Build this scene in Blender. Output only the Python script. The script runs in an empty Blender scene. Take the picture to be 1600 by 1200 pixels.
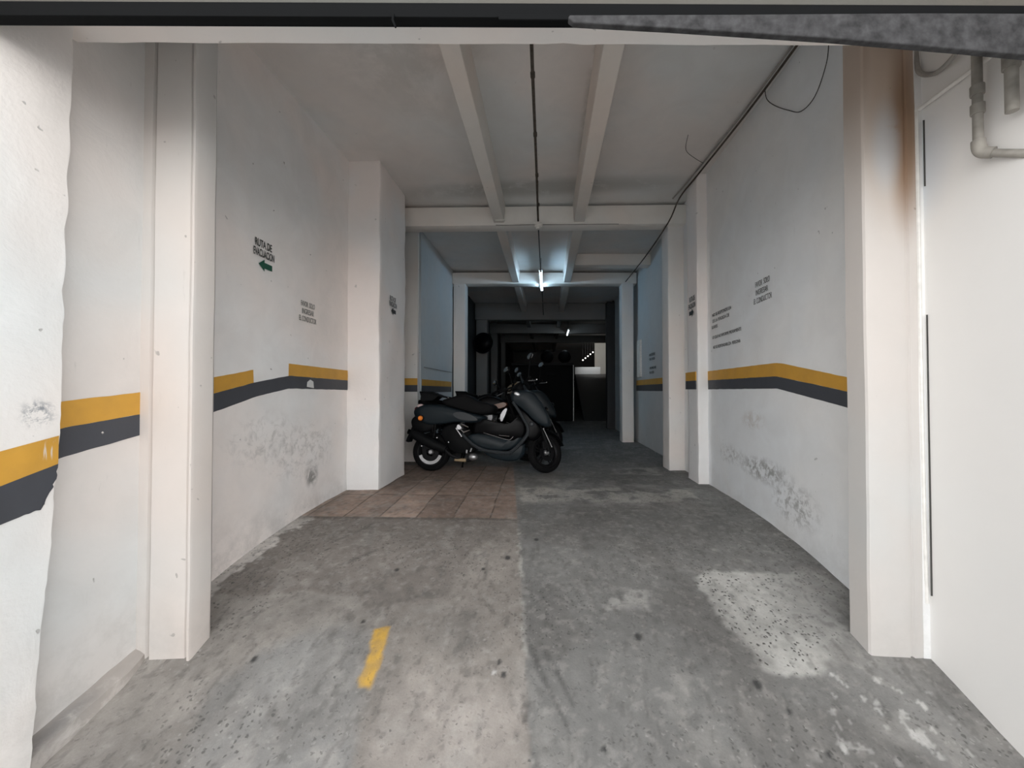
import bpy, bmesh, math, random
import numpy as np
from mathutils import Vector, Matrix, noise

random.seed(7)
sc = bpy.context.scene
COL = sc.collection
R = math.radians

# ------------------------------------------------------------------ camera
cam_d = bpy.data.cameras.new('camera')
cam_d.sensor_fit = 'HORIZONTAL'
cam_d.sensor_width = 36.0
cam_d.lens = 36.0 * 620.0 / 1600.0
cam_d.clip_start = 0.02
cam = bpy.data.objects.new('camera', cam_d)
COL.objects.link(cam)
# the passage runs along +Y; the camera looks a little left of it and a little up
right = Vector((0.9963671, 0.08516224, 0.0))
up = Vector((0.00137341, -0.01606835, 0.99986995))
back = -Vector((-0.08515116, 0.99623752, 0.01612693))
cam.matrix_world = Matrix(((right.x, up.x, back.x, 0), (right.y, up.y, back.y, 0), (right.z, up.z, back.z, 1.0), (0, 0, 0, 1)))
sc.camera = cam

# ------------------------------------------------------------------ light
world = bpy.data.worlds.new('world')
sc.world = world
world.use_nodes = True
bg = world.node_tree.nodes['Background']
# hazy daylight: brighter low over the street than overhead
_nt = world.node_tree
_tc = _nt.nodes.new('ShaderNodeTexCoord'); _sx = _nt.nodes.new('ShaderNodeSeparateXYZ'); _cr = _nt.nodes.new('ShaderNodeValToRGB')
_nt.links.new(_tc.outputs['Generated'], _sx.inputs[0]); _nt.links.new(_sx.outputs[2], _cr.inputs[0]); _nt.links.new(_cr.outputs[0], bg.inputs[0])
_cr.color_ramp.elements[0].position = 0.0; _cr.color_ramp.elements[0].color = (1.0, 0.985, 0.965, 1)
_cr.color_ramp.elements[1].position = 0.75; _cr.color_ramp.elements[1].color = (0.20, 0.205, 0.215, 1)
_e = _cr.color_ramp.elements.new(0.3); _e.color = (0.62, 0.62, 0.62, 1)
bg.inputs[1].default_value = 2.6
sc.view_settings.view_transform = 'Standard'
sc.view_settings.look = 'None'
sc.view_settings.gamma = 1.0
sc.view_settings.exposure = 1.05
sc.view_settings.use_curve_mapping = False
sc.cycles.diffuse_bounces = 8
sc.cycles.max_bounces = 12
sc.cycles.use_denoising = True

# ------------------------------------------------------------------ helpers
def link(o, parent=None):
    COL.objects.link(o)
    if parent is not None:
        o.parent = parent
    return o

def tag(o, label=None, cat=None, group=None, kind=None):
    if label: o['label'] = label
    if cat: o['category'] = cat
    if group: o['group'] = group
    if kind: o['kind'] = kind
    return o

def thing(name, label, cat, loc=(0, 0, 0), rot=(0, 0, 0), group=None):
    o = bpy.data.objects.new(name, None)
    o.empty_display_size = 0.1
    o.location = loc
    o.rotation_euler = rot
    COL.objects.link(o)
    return tag(o, label, cat, group)

def clone(root, loc, rot, label):
    r = root.copy(); COL.objects.link(r)
    r.location = loc; r.rotation_euler = rot; r['label'] = label
    def kids(a, b):
        for ch in list(a.children):
            c = ch.copy(); COL.objects.link(c); c.parent = b
            c.matrix_parent_inverse = ch.matrix_parent_inverse.copy()
            kids(ch, c)
    kids(root, r)
    return r

class MB:
    """collects shapes into one bmesh"""
    def __init__(s):
        s.bm = bmesh.new()
    def quadbox(s, c, mat=0):
        v = [s.bm.verts.new(p) for p in c]
        fs = []
        for f in ((0, 3, 2, 1), (4, 5, 6, 7), (0, 1, 5, 4), (1, 2, 6, 5), (2, 3, 7, 6), (3, 0, 4, 7)):
            fc = s.bm.faces.new([v[i] for i in f]); fc.material_index = mat; fs.append(fc)
        return fs
    def box(s, x0, x1, y0, y1, z0, z1, skew=0.0, mat=0):
        k = lambda x, y: y + skew * x
        return s.quadbox([(x0, k(x0, y0), z0), (x1, k(x1, y0), z0), (x1, k(x1, y1), z0), (x0, k(x0, y1), z0),
                          (x0, k(x0, y0), z1), (x1, k(x1, y0), z1), (x1, k(x1, y1), z1), (x0, k(x0, y1), z1)], mat)
    def prism(s, pts, a, b, axis='y', mat=0):
        def P(p, t):
            return {'y': (p[0], t, p[1]), 'x': (t, p[0], p[1]), 'z': (p[0], p[1], t)}[axis]
        A = [s.bm.verts.new(P(p, a)) for p in pts]; B = [s.bm.verts.new(P(p, b)) for p in pts]
        n = len(pts)
        s.bm.faces.new(A).material_index = mat; s.bm.faces.new(B[::-1]).material_index = mat
        for i in range(n):
            s.bm.faces.new((A[i], B[i], B[(i + 1) % n], A[(i + 1) % n])).material_index = mat
    def rings(s, rs, closed=True, caps=True, mat=0):
        vs = [[s.bm.verts.new(p) for p in r] for r in rs]
        n = len(rs[0])
        for a, b in zip(vs[:-1], vs[1:]):
            for i in range(n if closed else n - 1):
                f = s.bm.faces.new((a[i], a[(i + 1) % n], b[(i + 1) % n], b[i])); f.smooth = True; f.material_index = mat
        if caps:
            for r in (vs[0][::-1], vs[-1]):
                f = s.bm.faces.new(r); f.material_index = mat; f.smooth = True
        return vs
    def tube(s, path, r, n=10, mat=0, caps=True):
        path = [Vector(p) for p in path]
        rad = r if isinstance(r, (list, tuple)) else [r] * len(path)
        rs = []
        prev = None
        for i, p in enumerate(path):
            t = (path[min(i + 1, len(path) - 1)] - path[max(i - 1, 0)])
            if t.length < 1e-9: t = Vector((0, 0, 1))
            t.normalize()
            if prev is None:
                u = t.cross(Vector((0, 0, 1)))
                if u.length < 1e-3: u = t.cross(Vector((1, 0, 0)))
            else:
                u = prev - t * prev.dot(t)
            u.normalize(); prev = u
            w = t.cross(u)
            rs.append([p + (u * math.cos(2 * math.pi * k / n) + w * math.sin(2 * math.pi * k / n)) * rad[i] for k in range(n)])
        s.rings(rs, mat=mat, caps=caps)
    def lathe(s, prof, c=(0, 0, 0), axis='y', n=36, mat=0, closed=False):
        """prof: (radius, along) pairs round an axis through c"""
        rs = []
        for k in range(n + 1):
            a = 2 * math.pi * k / n
            ca, sa = math.cos(a), math.sin(a)
            row = []
            for r, t in prof:
                if axis == 'y': p = (c[0] + r * ca, c[1] + t, c[2] + r * sa)
                elif axis == 'x': p = (c[0] + t, c[1] + r * ca, c[2] + r * sa)
                else: p = (c[0] + r * ca, c[1] + r * sa, c[2] + t)
                row.append(p)
            rs.append(row)
        vs = [[s.bm.verts.new(p) for p in r] for r in rs[:-1]]
        m = len(prof)
        for k in range(n):
            a, b = vs[k], vs[(k + 1) % n]
            for i in range(m if closed else m - 1):
                f = s.bm.faces.new((a[i], b[i], b[(i + 1) % m], a[(i + 1) % m])); f.smooth = True; f.material_index = mat
    def puff(s, prof, w, inset=0.25, n=7, yc=0.0, cen=None, mat=0):
        """a side profile blown up sideways into a rounded body"""
        cx = sum(p[0] for p in prof) / len(prof); cz = sum(p[1] for p in prof) / len(prof)
        if cen: cx, cz = cen
        rs = []
        for k in range(n):
            t = -math.pi / 2 + math.pi * k / (n - 1)
            sc_ = 1 - inset * (1 - math.cos(t) ** 0.6)
            rs.append([(cx + (p[0] - cx) * sc_, yc + w * math.sin(t), cz + (p[1] - cz) * sc_) for p in prof])
        s.rings(rs, mat=mat)
    def ball(s, c, r, sx=1, sy=1, sz=1, mat=0, seg=16):
        m = Matrix.Translation(c) @ Matrix.Diagonal((sx, sy, sz, 1))
        g = bmesh.ops.create_uvsphere(s.bm, u_segments=seg, v_segments=seg // 2, radius=r, matrix=m)
        for v in g['verts']:
            for f in v.link_faces: f.smooth = True; f.material_index = mat
    def xform(s, M):
        bmesh.ops.transform(s.bm, matrix=M, verts=s.bm.verts)
    def build(s, name, mats, parent=None, bevel=0, bseg=2, clean=True, sharp=35):
        bm = s.bm
        if clean: bmesh.ops.recalc_face_normals(bm, faces=bm.faces)
        me = bpy.data.meshes.new(name)
        bm.to_mesh(me); bm.free()
        for m in (mats if isinstance(mats, (list, tuple)) else [mats]): me.materials.append(m)
        o = bpy.data.objects.new(name, me)
        if sharp and any(p.use_smooth for p in me.polygons):
            me.set_sharp_from_angle(angle=R(sharp))
        link(o, parent)
        if bevel:
            b = o.modifiers.new('bevel', 'BEVEL'); b.width = bevel; b.segments = bseg; b.limit_method = 'ANGLE'; b.angle_limit = R(30)
        return o

def smooth_loop(pts, it=2):
    for _ in range(it):
        q = []
        n = len(pts)
        for i in range(n):
            a, b = pts[i], pts[(i + 1) % n]
            q += [(a[0] * .75 + b[0] * .25, a[1] * .75 + b[1] * .25), (a[0] * .25 + b[0] * .75, a[1] * .25 + b[1] * .75)]
        pts = q
    return pts

def spline(pts, k=6):
    pts = [Vector(p) for p in pts]
    out = []
    for i in range(len(pts) - 1):
        p0, p1, p2, p3 = pts[max(i - 1, 0)], pts[i], pts[i + 1], pts[min(i + 2, len(pts) - 1)]
        for j in range(k):
            t = j / k
            out.append(0.5 * ((2 * p1) + (p2 - p0) * t + (2 * p0 - 5 * p1 + 4 * p2 - p3) * t * t + (3 * p1 - p0 - 3 * p2 + p3) * t ** 3))
    out.append(pts[-1])
    return out

def rough_box(name, x0, x1, y0, y1, z0, z1, mats, skew=0.085, step=0.07, amp=0.004, parent=None, bev=0.008, shape=None):
    """a plastered block: eased edges and a slightly wavy, hand-trowelled face"""
    mb = MB(); mb.box(x0, x1, y0, y1, z0, z1, skew)
    bm = mb.bm
    bmesh.ops.recalc_face_normals(bm, faces=bm.faces)
    if bev: bmesh.ops.bevel(bm, geom=list(bm.edges), offset=bev, segments=2, profile=0.5, affect='EDGES')
    for ax, (a, b) in enumerate(((x0, x1), (y0, y1), (z0, z1))):
        n = int(min(80, max(1, round(abs(b - a) / step))))
        for k in range(1, n):
            t = a + (b - a) * k / n
            no = [0, 0, 0]; no[ax] = 1; co = [0, 0, 0]; co[ax] = t
            if ax == 1: no = [-skew, 1, 0]
            bmesh.ops.bisect_plane(bm, geom=list(bm.verts) + list(bm.edges) + list(bm.faces), plane_co=co, plane_no=no)
    for v in bm.verts:
        if shape: v.co = Vector(shape(v.co))
        p = v.co
        d = Vector((noise.noise(p * 3.1 + Vector((9, 1, 4))), noise.noise(p * 3.1 + Vector((2, 7, 5))), 0)) + \
            Vector((noise.noise(p * 11 + Vector((5, 1, 2))), noise.noise(p * 11 + Vector((1, 3, 8))), 0)) * 0.5
        v.co = p + d * amp
    for f in bm.faces: f.smooth = True
    return mb.build(name, mats, parent, sharp=40)

# ------------------------------------------------------------------ materials
class NT:
    def __init__(s, name):
        s.m = bpy.data.materials.new(name); s.m.use_nodes = True
        s.t = s.m.node_tree; s.b = s.t.nodes['Principled BSDF']
        s.geo = None
    def n(s, typ, **kw):
        x = s.t.nodes.new(typ)
        for k, v in kw.items(): setattr(x, k, v)
        return x
    def put(s, sock, v):
        if isinstance(v, bpy.types.NodeSocket): s.t.links.new(v, sock)
        elif isinstance(v, (tuple, list)) and len(v) == 3 and sock.type == 'RGBA': sock.default_value = (*v, 1)
        else: sock.default_value = v
    def pos(s):
        if s.geo is None: s.geo = s.n('ShaderNodeNewGeometry')
        return s.geo.outputs['Position']
    def obj(s):
        return s.n('ShaderNodeTexCoord').outputs['Object']
    def math(s, op, a, b=0.0, c=None, clamp=False):
        x = s.n('ShaderNodeMath', operation=op, use_clamp=clamp)
        s.put(x.inputs[0], a); s.put(x.inputs[1], b)
        if c is not None: s.put(x.inputs[2], c)
        return x.outputs[0]
    def vmath(s, op, a, b=(0, 0, 0)):
        x = s.n('ShaderNodeVectorMath', operation=op)
        s.put(x.inputs[0], a); s.put(x.inputs[1], b)
        return x.outputs['Value'] if op in ('LENGTH', 'DOT_PRODUCT', 'DISTANCE') else x.outputs[0]
    def mapr(s, v, a, b, c=0.0, d=1.0, smooth=False):
        x = s.n('ShaderNodeMapRange')
        if smooth: x.interpolation_type = 'SMOOTHSTEP'
        for i, q in enumerate((v, a, b, c, d)): s.put(x.inputs[i], q)
        return x.outputs[0]
    def noise(s, vec, scale, detail=4, rough=0.55, dist=0.0):
        x = s.n('ShaderNodeTexNoise'); s.put(x.inputs['Vector'], vec)
        x.inputs['Scale'].default_value = scale; x.inputs['Detail'].default_value = detail
        x.inputs['Roughness'].default_value = rough; x.inputs['Distortion'].default_value = dist
        return x.outputs['Fac']
    def voro(s, vec, scale, feature='F1', out='Distance'):
        x = s.n('ShaderNodeTexVoronoi', feature=feature); s.put(x.inputs['Vector'], vec); x.inputs['Scale'].default_value = scale
        return x.outputs[out]
    def mix(s, f, a, b, blend='MIX'):
        x = s.n('ShaderNodeMix', data_type='RGBA', blend_type=blend)
        s.put(x.inputs[0], f); s.put(x.inputs[6], a); s.put(x.inputs[7], b)
        return x.outputs[2]
    def bump(s, h, strength=0.3, dist=0.01):
        x = s.n('ShaderNodeBump'); s.put(x.inputs['Height'], h)
        x.inputs['Strength'].default_value = strength; x.inputs['Distance'].default_value = dist
        s.t.links.new(x.outputs[0], s.b.inputs['Normal'])
    def base(s, v): s.put(s.b.inputs['Base Color'], v)
    def rough(s, v): s.put(s.b.inputs['Roughness'], v)

def flat(name, col, rough=0.5, metal=0.0, spec=0.5, var=0.06, coat=0.0, emis=None, es=0.0, scale=25, bump=0.0):
    n = NT(name)
    v = n.noise(n.obj(), scale, 3)
    f = n.mapr(v, 0.3, 0.7)
    n.base(n.mix(f, tuple(c * (1 - var) for c in col), tuple(min(1, c * (1 + var)) for c in col)))
    n.rough(n.mapr(v, 0.2, 0.8, max(0.02, rough - 0.06), min(1, rough + 0.06)))
    n.b.inputs['Metallic'].default_value = metal
    n.b.inputs['Specular IOR Level'].default_value = spec
    n.b.inputs['Coat Weight'].default_value = coat
    if emis:
        n.b.inputs['Emission Color'].default_value = (*emis, 1); n.b.inputs['Emission Strength'].default_value = es
    if bump: n.bump(v, bump, 0.004)
    return n.m

def plaster(name, col, stains=(), mottle=0.07, tintA=(1.03, 0.985, 0.97), tintB=(0.96, 1.0, 1.03), rough=0.62, bump=0.25, scuff=0.25, low=0.0):
    """old white wall paint: cloudy patches, trowel marks, scratches and stains of their own shape.
       stains: (centre, radii, colour, strength, noise scale, threshold)"""
    n = NT(name)
    P = n.pos()
    big = n.noise(P, 0.9, 3, 0.5)
    mid = n.noise(P, 4.0, 5, 0.6, 0.6)
    fine = n.noise(P, 45.0, 3, 0.6)
    c = n.mix(n.mapr(big, 0.35, 0.65, smooth=True), tuple(a * b for a, b in zip(col, tintA)), tuple(a * b for a, b in zip(col, tintB)))
    c = n.mix(n.mapr(mid, 0.35, 0.75, 0, mottle * 3), c, tuple(a * 0.72 for a in col))
    # hairline scratches and chips
    st = n.vmath('MULTIPLY', P, (9.0, 9.0, 1.3))
    scr = n.mapr(n.noise(st, 3.0, 6, 0.7), 0.66, 0.74, 0, scuff)
    c = n.mix(scr, c, tuple(a * 0.55 for a in col))
    chip = n.math('MULTIPLY', n.mapr(n.noise(P, 17.0, 2, 0.5), 0.745, 0.77), scuff * 2.2, clamp=True)
    c = n.mix(chip, c, tuple(a * 0.4 for a in col))
    if low:
        z = n.n('ShaderNodeSeparateXYZ'); n.put(z.inputs[0], P)
        lz = n.math('MULTIPLY', n.mapr(z.outputs[2], -0.35, 0.35, 1, 0, smooth=True), n.mapr(n.noise(P, 5.5, 6, 0.7), 0.42, 0.62, 0, low), clamp=True)
        c = n.mix(lz, c, (0.34, 0.33, 0.31))
    for (cen, rad, scol, stg, sca, thr) in stains:
        d = n.vmath('SUBTRACT', P, cen)
        d = n.vmath('DIVIDE', d, rad)
        d = n.vmath('LENGTH', d)
        f = n.mapr(d, 0.25, 1.0, 1, 0, smooth=True)
        q = n.mapr(n.noise(P, sca, 6, 0.72, 0.4), thr - 0.07, thr + 0.07)
        f = n.math('MULTIPLY', n.math('MULTIPLY', f, q), stg, clamp=True)
        c = n.mix(f, c, scol)
    n.base(c)
    n.rough(rough)
    n.b.inputs['Specular IOR Level'].default_value = 0.3
    h = n.math('ADD', n.math('MULTIPLY', mid, 0.7), n.math('MULTIPLY', fine, 0.12))
    h = n.math('ADD', h, n.math('MULTIPLY', chip, -0.3))
    n.bump(h, bump, 0.02)
    return n.m

W = (0.78, 0.765, 0.745)
GREY = (0.2, 0.2, 0.19)
M = {}
M['wall_l'] = plaster('white_plaster_left', (0.87, 0.84, 0.815), low=0.6, mottle=.1, scuff=.4, stains=[
    ((-2.0, 3.25, 0.27), (0.3, 0.12, 0.13), (0.14, 0.14, 0.13), 0.8, 9, 0.48),
    ((-2.0, 3.15, 0.5), (0.3, 0.6, 0.3), (0.36, 0.35, 0.33), 0.5, 14, 0.55),
    ((-2.0, 2.7, 0.65), (0.3, 0.5, 0.25), (0.4, 0.39, 0.37), 0.5, 12, 0.56)])
M['wall_r'] = plaster('white_plaster_right', (0.83, 0.833, 0.83), low=0.3, mottle=.09, tintA=(1.0, 0.99, 0.98), tintB=(0.97, 1.0, 1.03), stains=[
    ((1.73, 3.35, 0.36), (0.3, 0.5, 0.13), (0.22, 0.22, 0.21), 0.75, 16, 0.5),
    ((1.73, 2.95, 0.2), (0.3, 0.35, 0.2), (0.25, 0.25, 0.24), 0.7, 18, 0.53),
    ((1.73, 3.9, 0.4), (0.3, 0.35, 0.12), (0.3, 0.3, 0.29), 0.5, 22, 0.53),
    ((1.73, 3.5, 0.75), (0.3, 0.25, 0.1), (0.42, 0.36, 0.3), 0.4, 14, 0.5)])
M['wall_outer'] = plaster('smooth_white_paint', (0.77, 0.765, 0.75), mottle=0.02, bump=0.06, scuff=0.0, tintA=(1.0, 0.99, 0.985), tintB=(1, 1, 1), stains=[
    ((1.76, 2.02, 2.05), (0.05, 0.2, 0.35), (0.5, 0.6, 0.72), 0.35, 2, 0.35)])
M['wall_near'] = plaster('chipped_white_plaster', (0.79, 0.785, 0.765), low=0.2, bump=0.5, scuff=0.3, mottle=0.04, stains=[
    ((-1.85, 1.30, 0.915), (0.2, 0.07, 0.07), (0.2, 0.22, 0.25), 0.9, 30, 0.53)])
M['recess'] = plaster('recess_plaster', (0.68, 0.672, 0.655), low=0.35, bump=0.4, scuff=0.4, mottle=.09)
M['column'] = plaster('cream_column_paint', (0.62, 0.588, 0.556), low=0.2, bump=0.12, scuff=0.25, mottle=0.05)
M['column_in'] = plaster('cream_inner_column_paint', (0.80, 0.765, 0.73), low=0.2, bump=0.12, scuff=0.25, mottle=0.05)
M['column_r'] = plaster('stained_column_paint', (0.575, 0.563, 0.542), low=0.15, bump=0.12, scuff=0.3, mottle=0.04, stains=[
    ((1.62, 2.03, 2.55), (0.22, 0.3, 0.95), (0.55, 0.43, 0.33), 0.75, 1.2, 0.30),
    ((1.685, 2.03, 2.2), (0.10, 0.3, 0.60), (0.30, 0.19, 0.12), 0.95, 2.2, 0.33),
    ((1.60, 2.03, 2.15), (0.09, 0.3, 0.3), (0.55, 0.62, 0.68), 0.5, 2, 0.35),
    ((1.5, 2.05, 2.6), (0.05, 0.3, 0.35), (0.45, 0.36, 0.29), 0.7, 2, 0.33)])
M['pilaster'] = plaster('pilaster_paint', (0.87, 0.835, 0.81), low=0.12, bump=0.4, scuff=0.2, mottle=0.04)
M['beam'] = plaster('beam_paint', (0.84, 0.795, 0.74), bump=0.1, scuff=0.15)
M['ceiling'] = plaster('ceiling_paint', (0.74, 0.72, 0.695), mottle=0.09, bump=0.12, scuff=0.1, stains=[
    ((-0.95, 2.6, 3.34), (0.8, 1.0, 1), (0.42, 0.4, 0.37), 0.4, 1.5, 0.5),
    ((0.4, 3.4, 3.34), (0.12, 1.4, 1), (0.28, 0.24, 0.2), 0.7, 3, 0.45),
    ((0.0, 4.55, 3.34), (2.2, 0.28, 1), (0.4, 0.4, 0.38), 0.7, 2.5, 0.4)])
M['joist'] = plaster('joist_paint', (0.74, 0.69, 0.635), bump=0.1, scuff=0.15)
M['old'] = plaster('shade_dimmed_plaster', (0.22, 0.22, 0.215), bump=0.2, scuff=0.2)  # dimness of the rear hall is put into this plaster colour
M['blue'] = plaster('lamp_tinted_plaster', (0.57, 0.595, 0.602), bump=0.25, scuff=0.2, low=0.3)  # cool cast of the tube lamp is mixed into the wall colour
M['shade_paint'] = plaster('shade_dark_paint', (0.05, 0.05, 0.05), bump=0.15, scuff=0.1)  # deep shade at the back painted in as a near-black colour
M['concrete'] = plaster('raw_concrete', (0.10, 0.096, 0.084), mottle=0.15, bump=0.5, scuff=0.4, rough=0.9)

def paint(name, col, worn=None):
    n = NT(name); P = n.pos()
    f = n.mapr(n.noise(P, 6, 5, 0.65), 0.35, 0.7)
    c = n.mix(f, col, tuple(a * 0.85 + 0.01 for a in col))
    chip = n.mapr(n.noise(P, 24, 3, 0.6), 0.735, 0.755, 0, 0.85)
    if worn:
        d = n.vmath('LENGTH', n.vmath('DIVIDE', n.vmath('SUBTRACT', P, worn[0]), worn[1]))
        v = n.noise(n.vmath('MULTIPLY', P, (1, 60, 5)), 2.0, 3, 0.6)
        chip = n.math('MAXIMUM', chip, n.math('MULTIPLY', n.mapr(d, 0.5, 1.0, 1, 0), n.mapr(v, 0.54, 0.62, 0, .65)))
    n.base(n.mix(chip, c, (0.72, 0.7, 0.66))); n.rough(0.5)
    n.b.inputs['Specular IOR Level'].default_value = 0.3
    n.bump(f, 0.1, 0.01)
    return n.m
M['yellow'] = paint('yellow_stripe_paint', (0.62, 0.335, 0.055), ((-1.85, 1.335, 0.785), (0.05, 0.045, 0.05)))
M['black'] = paint('charcoal_stripe_paint', (0.062, 0.066, 0.078))
M['ink'] = flat('stencil_ink', (0.035, 0.037, 0.038), 0.7)
M['ink_faded'] = flat('faded_stencil_ink', (0.2, 0.2, 0.19), 0.8)
M['green'] = flat('green_stencil_ink', (0.012, 0.09, 0.055), 0.6)
M['steel_dark'] = flat('dark_painted_steel', (0.007, 0.0075, 0.008), 0.8, 0.0, spec=0.06, scale=12)
M['steel_rust'] = flat('grey_weathered_steel', (0.045, 0.045, 0.047), 0.8, 0.0, spec=.15, var=0.45, scale=30, bump=0.3)
M['conduit'] = flat('grey_conduit', (0.3, 0.29, 0.27), 0.5, var=0.25, scale=8)
M['conduit_dark'] = flat('dark_conduit', (0.085, 0.072, 0.06), 0.75, spec=.1, var=0.3)
M['pvc'] = flat('dirty_grey_pvc', (0.25, 0.235, 0.21), 0.55, var=0.4, scale=10)
M['white_pvc'] = flat('white_pvc', (0.72, 0.71, 0.68), 0.45, var=0.08)
M['cable'] = flat('thin_cable', (0.05, 0.048, 0.045), 0.6)
M['porcelain'] = flat('white_ceramic', (0.75, 0.74, 0.7), 0.3)
M['tube'] = flat('lit_tube', (0.9, 0.95, 1.0), 0.3, emis=(0.5, 0.76, 1.0), es=22.0)
M['tube_far'] = flat('lit_far_tube', (0.9, 0.95, 1.0), 0.3, emis=(0.75, 0.9, 1.0), es=6.0)
M['lamp'] = flat('lit_bulb', (0.9, 0.9, 0.85), 0.3, emis=(1.0, 0.95, 0.85), es=2.5)
M['rubber'] = flat('tyre_rubber', (0.005, 0.005, 0.0055), 0.85, spec=0.12)
M['gloss_black'] = flat('gloss_black_plastic', (0.003, 0.003, 0.0035), 0.38, spec=0.10)
M['matt_black'] = flat('matt_black_plastic', (0.004, 0.0044, 0.005), 0.6, spec=0.10)
M['seat'] = flat('black_seat_vinyl', (0.004, 0.004, 0.0045), 0.7, spec=0.12, bump=0.2, scale=90)
M['bluegrey'] = flat('dark_blue_grey_lacquer', (0.009, 0.0145, 0.0185), 0.42, spec=0.2)
M['trimgrey'] = flat('satin_grey_trim', (0.022, 0.026, 0.03), 0.45, spec=0.3)
M['chrome'] = flat('bright_metal', (0.75, 0.76, 0.78), 0.2, 1.0)
M['alu'] = flat('cast_aluminium', (0.42, 0.42, 0.43), 0.42, 0.9, var=0.15)
M['dark_metal'] = flat('dark_metal', (0.010, 0.010, 0.011), 0.5, 0.5, spec=.2)
M['orange'] = flat('orange_reflector', (0.9, 0.26, 0.04), 0.25, emis=None)
M['red_lens'] = flat('red_lens', (0.25, 0.035, 0.04), 0.15)
M['pink_lens'] = flat('clear_rose_lens', (0.55, 0.42, 0.42), 0.15)
M['badge'] = flat('silver_badge', (0.5, 0.51, 0.52), 0.35, 0.5)
M['gold'] = flat('dull_gold_lacquer', (0.26, 0.19, 0.11), 0.4)
M['orange_paint'] = flat('burnt_orange_lacquer', (0.2, 0.085, 0.04), 0.35)
M['mirror'] = flat('mirror_glass', (0.4, 0.42, 0.43), 0.04, 1.0, var=0.0)
M['smoke'] = flat('smoked_screen', (0.005, 0.0055, 0.006), 0.15, spec=0.3)

# ------------------------------------------------------------------ floor
PROF = [(-30, -.66), (-1, -.64), (.5, -.57), (1.2, -.455), (1.5, -.38), (1.67, -.33), (1.82, -.262), (1.91, -.225), (2.3, -.155), (2.45, -.125), (2.7, -.075), (3.2, -.025), (3.8, 0), (40, 0)]
def floor_z(y):
    return float(np.interp(y, [p[0] for p in PROF], [p[1] for p in PROF]))
def floor_zs(y):
    k = np.linspace(-0.16, 0.16, 9)
    return np.mean([np.interp(y + d, [p[0] for p in PROF], [p[1] for p in PROF]) for d in k], axis=0)

_rng = np.random.RandomState(3)
_lat = _rng.rand(257, 257)
def vnoise(x, y, s, ox=0.0, oy=0.0):
    x = (x * s + ox) % 256; y = (y * s + oy) % 256
    xi = np.floor(x).astype(int); yi = np.floor(y).astype(int)
    fx = x - xi; fy = y - yi
    fx = fx * fx * (3 - 2 * fx); fy = fy * fy * (3 - 2 * fy)
    a = _lat[xi, yi]; b = _lat[xi + 1, yi]; c = _lat[xi, yi + 1]; d = _lat[xi + 1, yi + 1]
    return (a * (1 - fx) + b * fx) * (1 - fy) + (c * (1 - fx) + d * fx) * fy
def fbm(x, y, s, o=0.0, octv=5, g=0.55):
    t = np.zeros_like(x); a = 1.0; n = 0
    for i in range(octv):
        t += a * vnoise(x, y, s * 2 ** i, 13.7 * i + o, 7.3 * i + o * 1.7); n += a; a *= g
    return t / n
def sm(v, a, b):
    t = np.clip((v - a) / (b - a), 0, 1); return t * t * (3 - 2 * t)
def poly_mask(X, Y, pts, soft):
    """signed distance to a polygon turned into a soft inside mask"""
    inside = np.zeros(X.shape, bool); d = np.full(X.shape, 1e9)
    n = len(pts)
    for i in range(n):
        (x1, y1), (x2, y2) = pts[i], pts[(i + 1) % n]
        c = ((y1 > Y) != (y2 > Y)) & (X < (x2 - x1) * (Y - y1) / ((y2 - y1) + 1e-12) + x1)
        inside ^= c
        L = (x2 - x1) ** 2 + (y2 - y1) ** 2
        t = np.clip(((X - x1) * (x2 - x1) + (Y - y1) * (y2 - y1)) / L, 0, 1)
        d = np.minimum(d, np.hypot(X - (x1 + t * (x2 - x1)), Y - (y1 + t * (y2 - y1))))
    return sm(np.where(inside, d, -d), -soft, soft)

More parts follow.
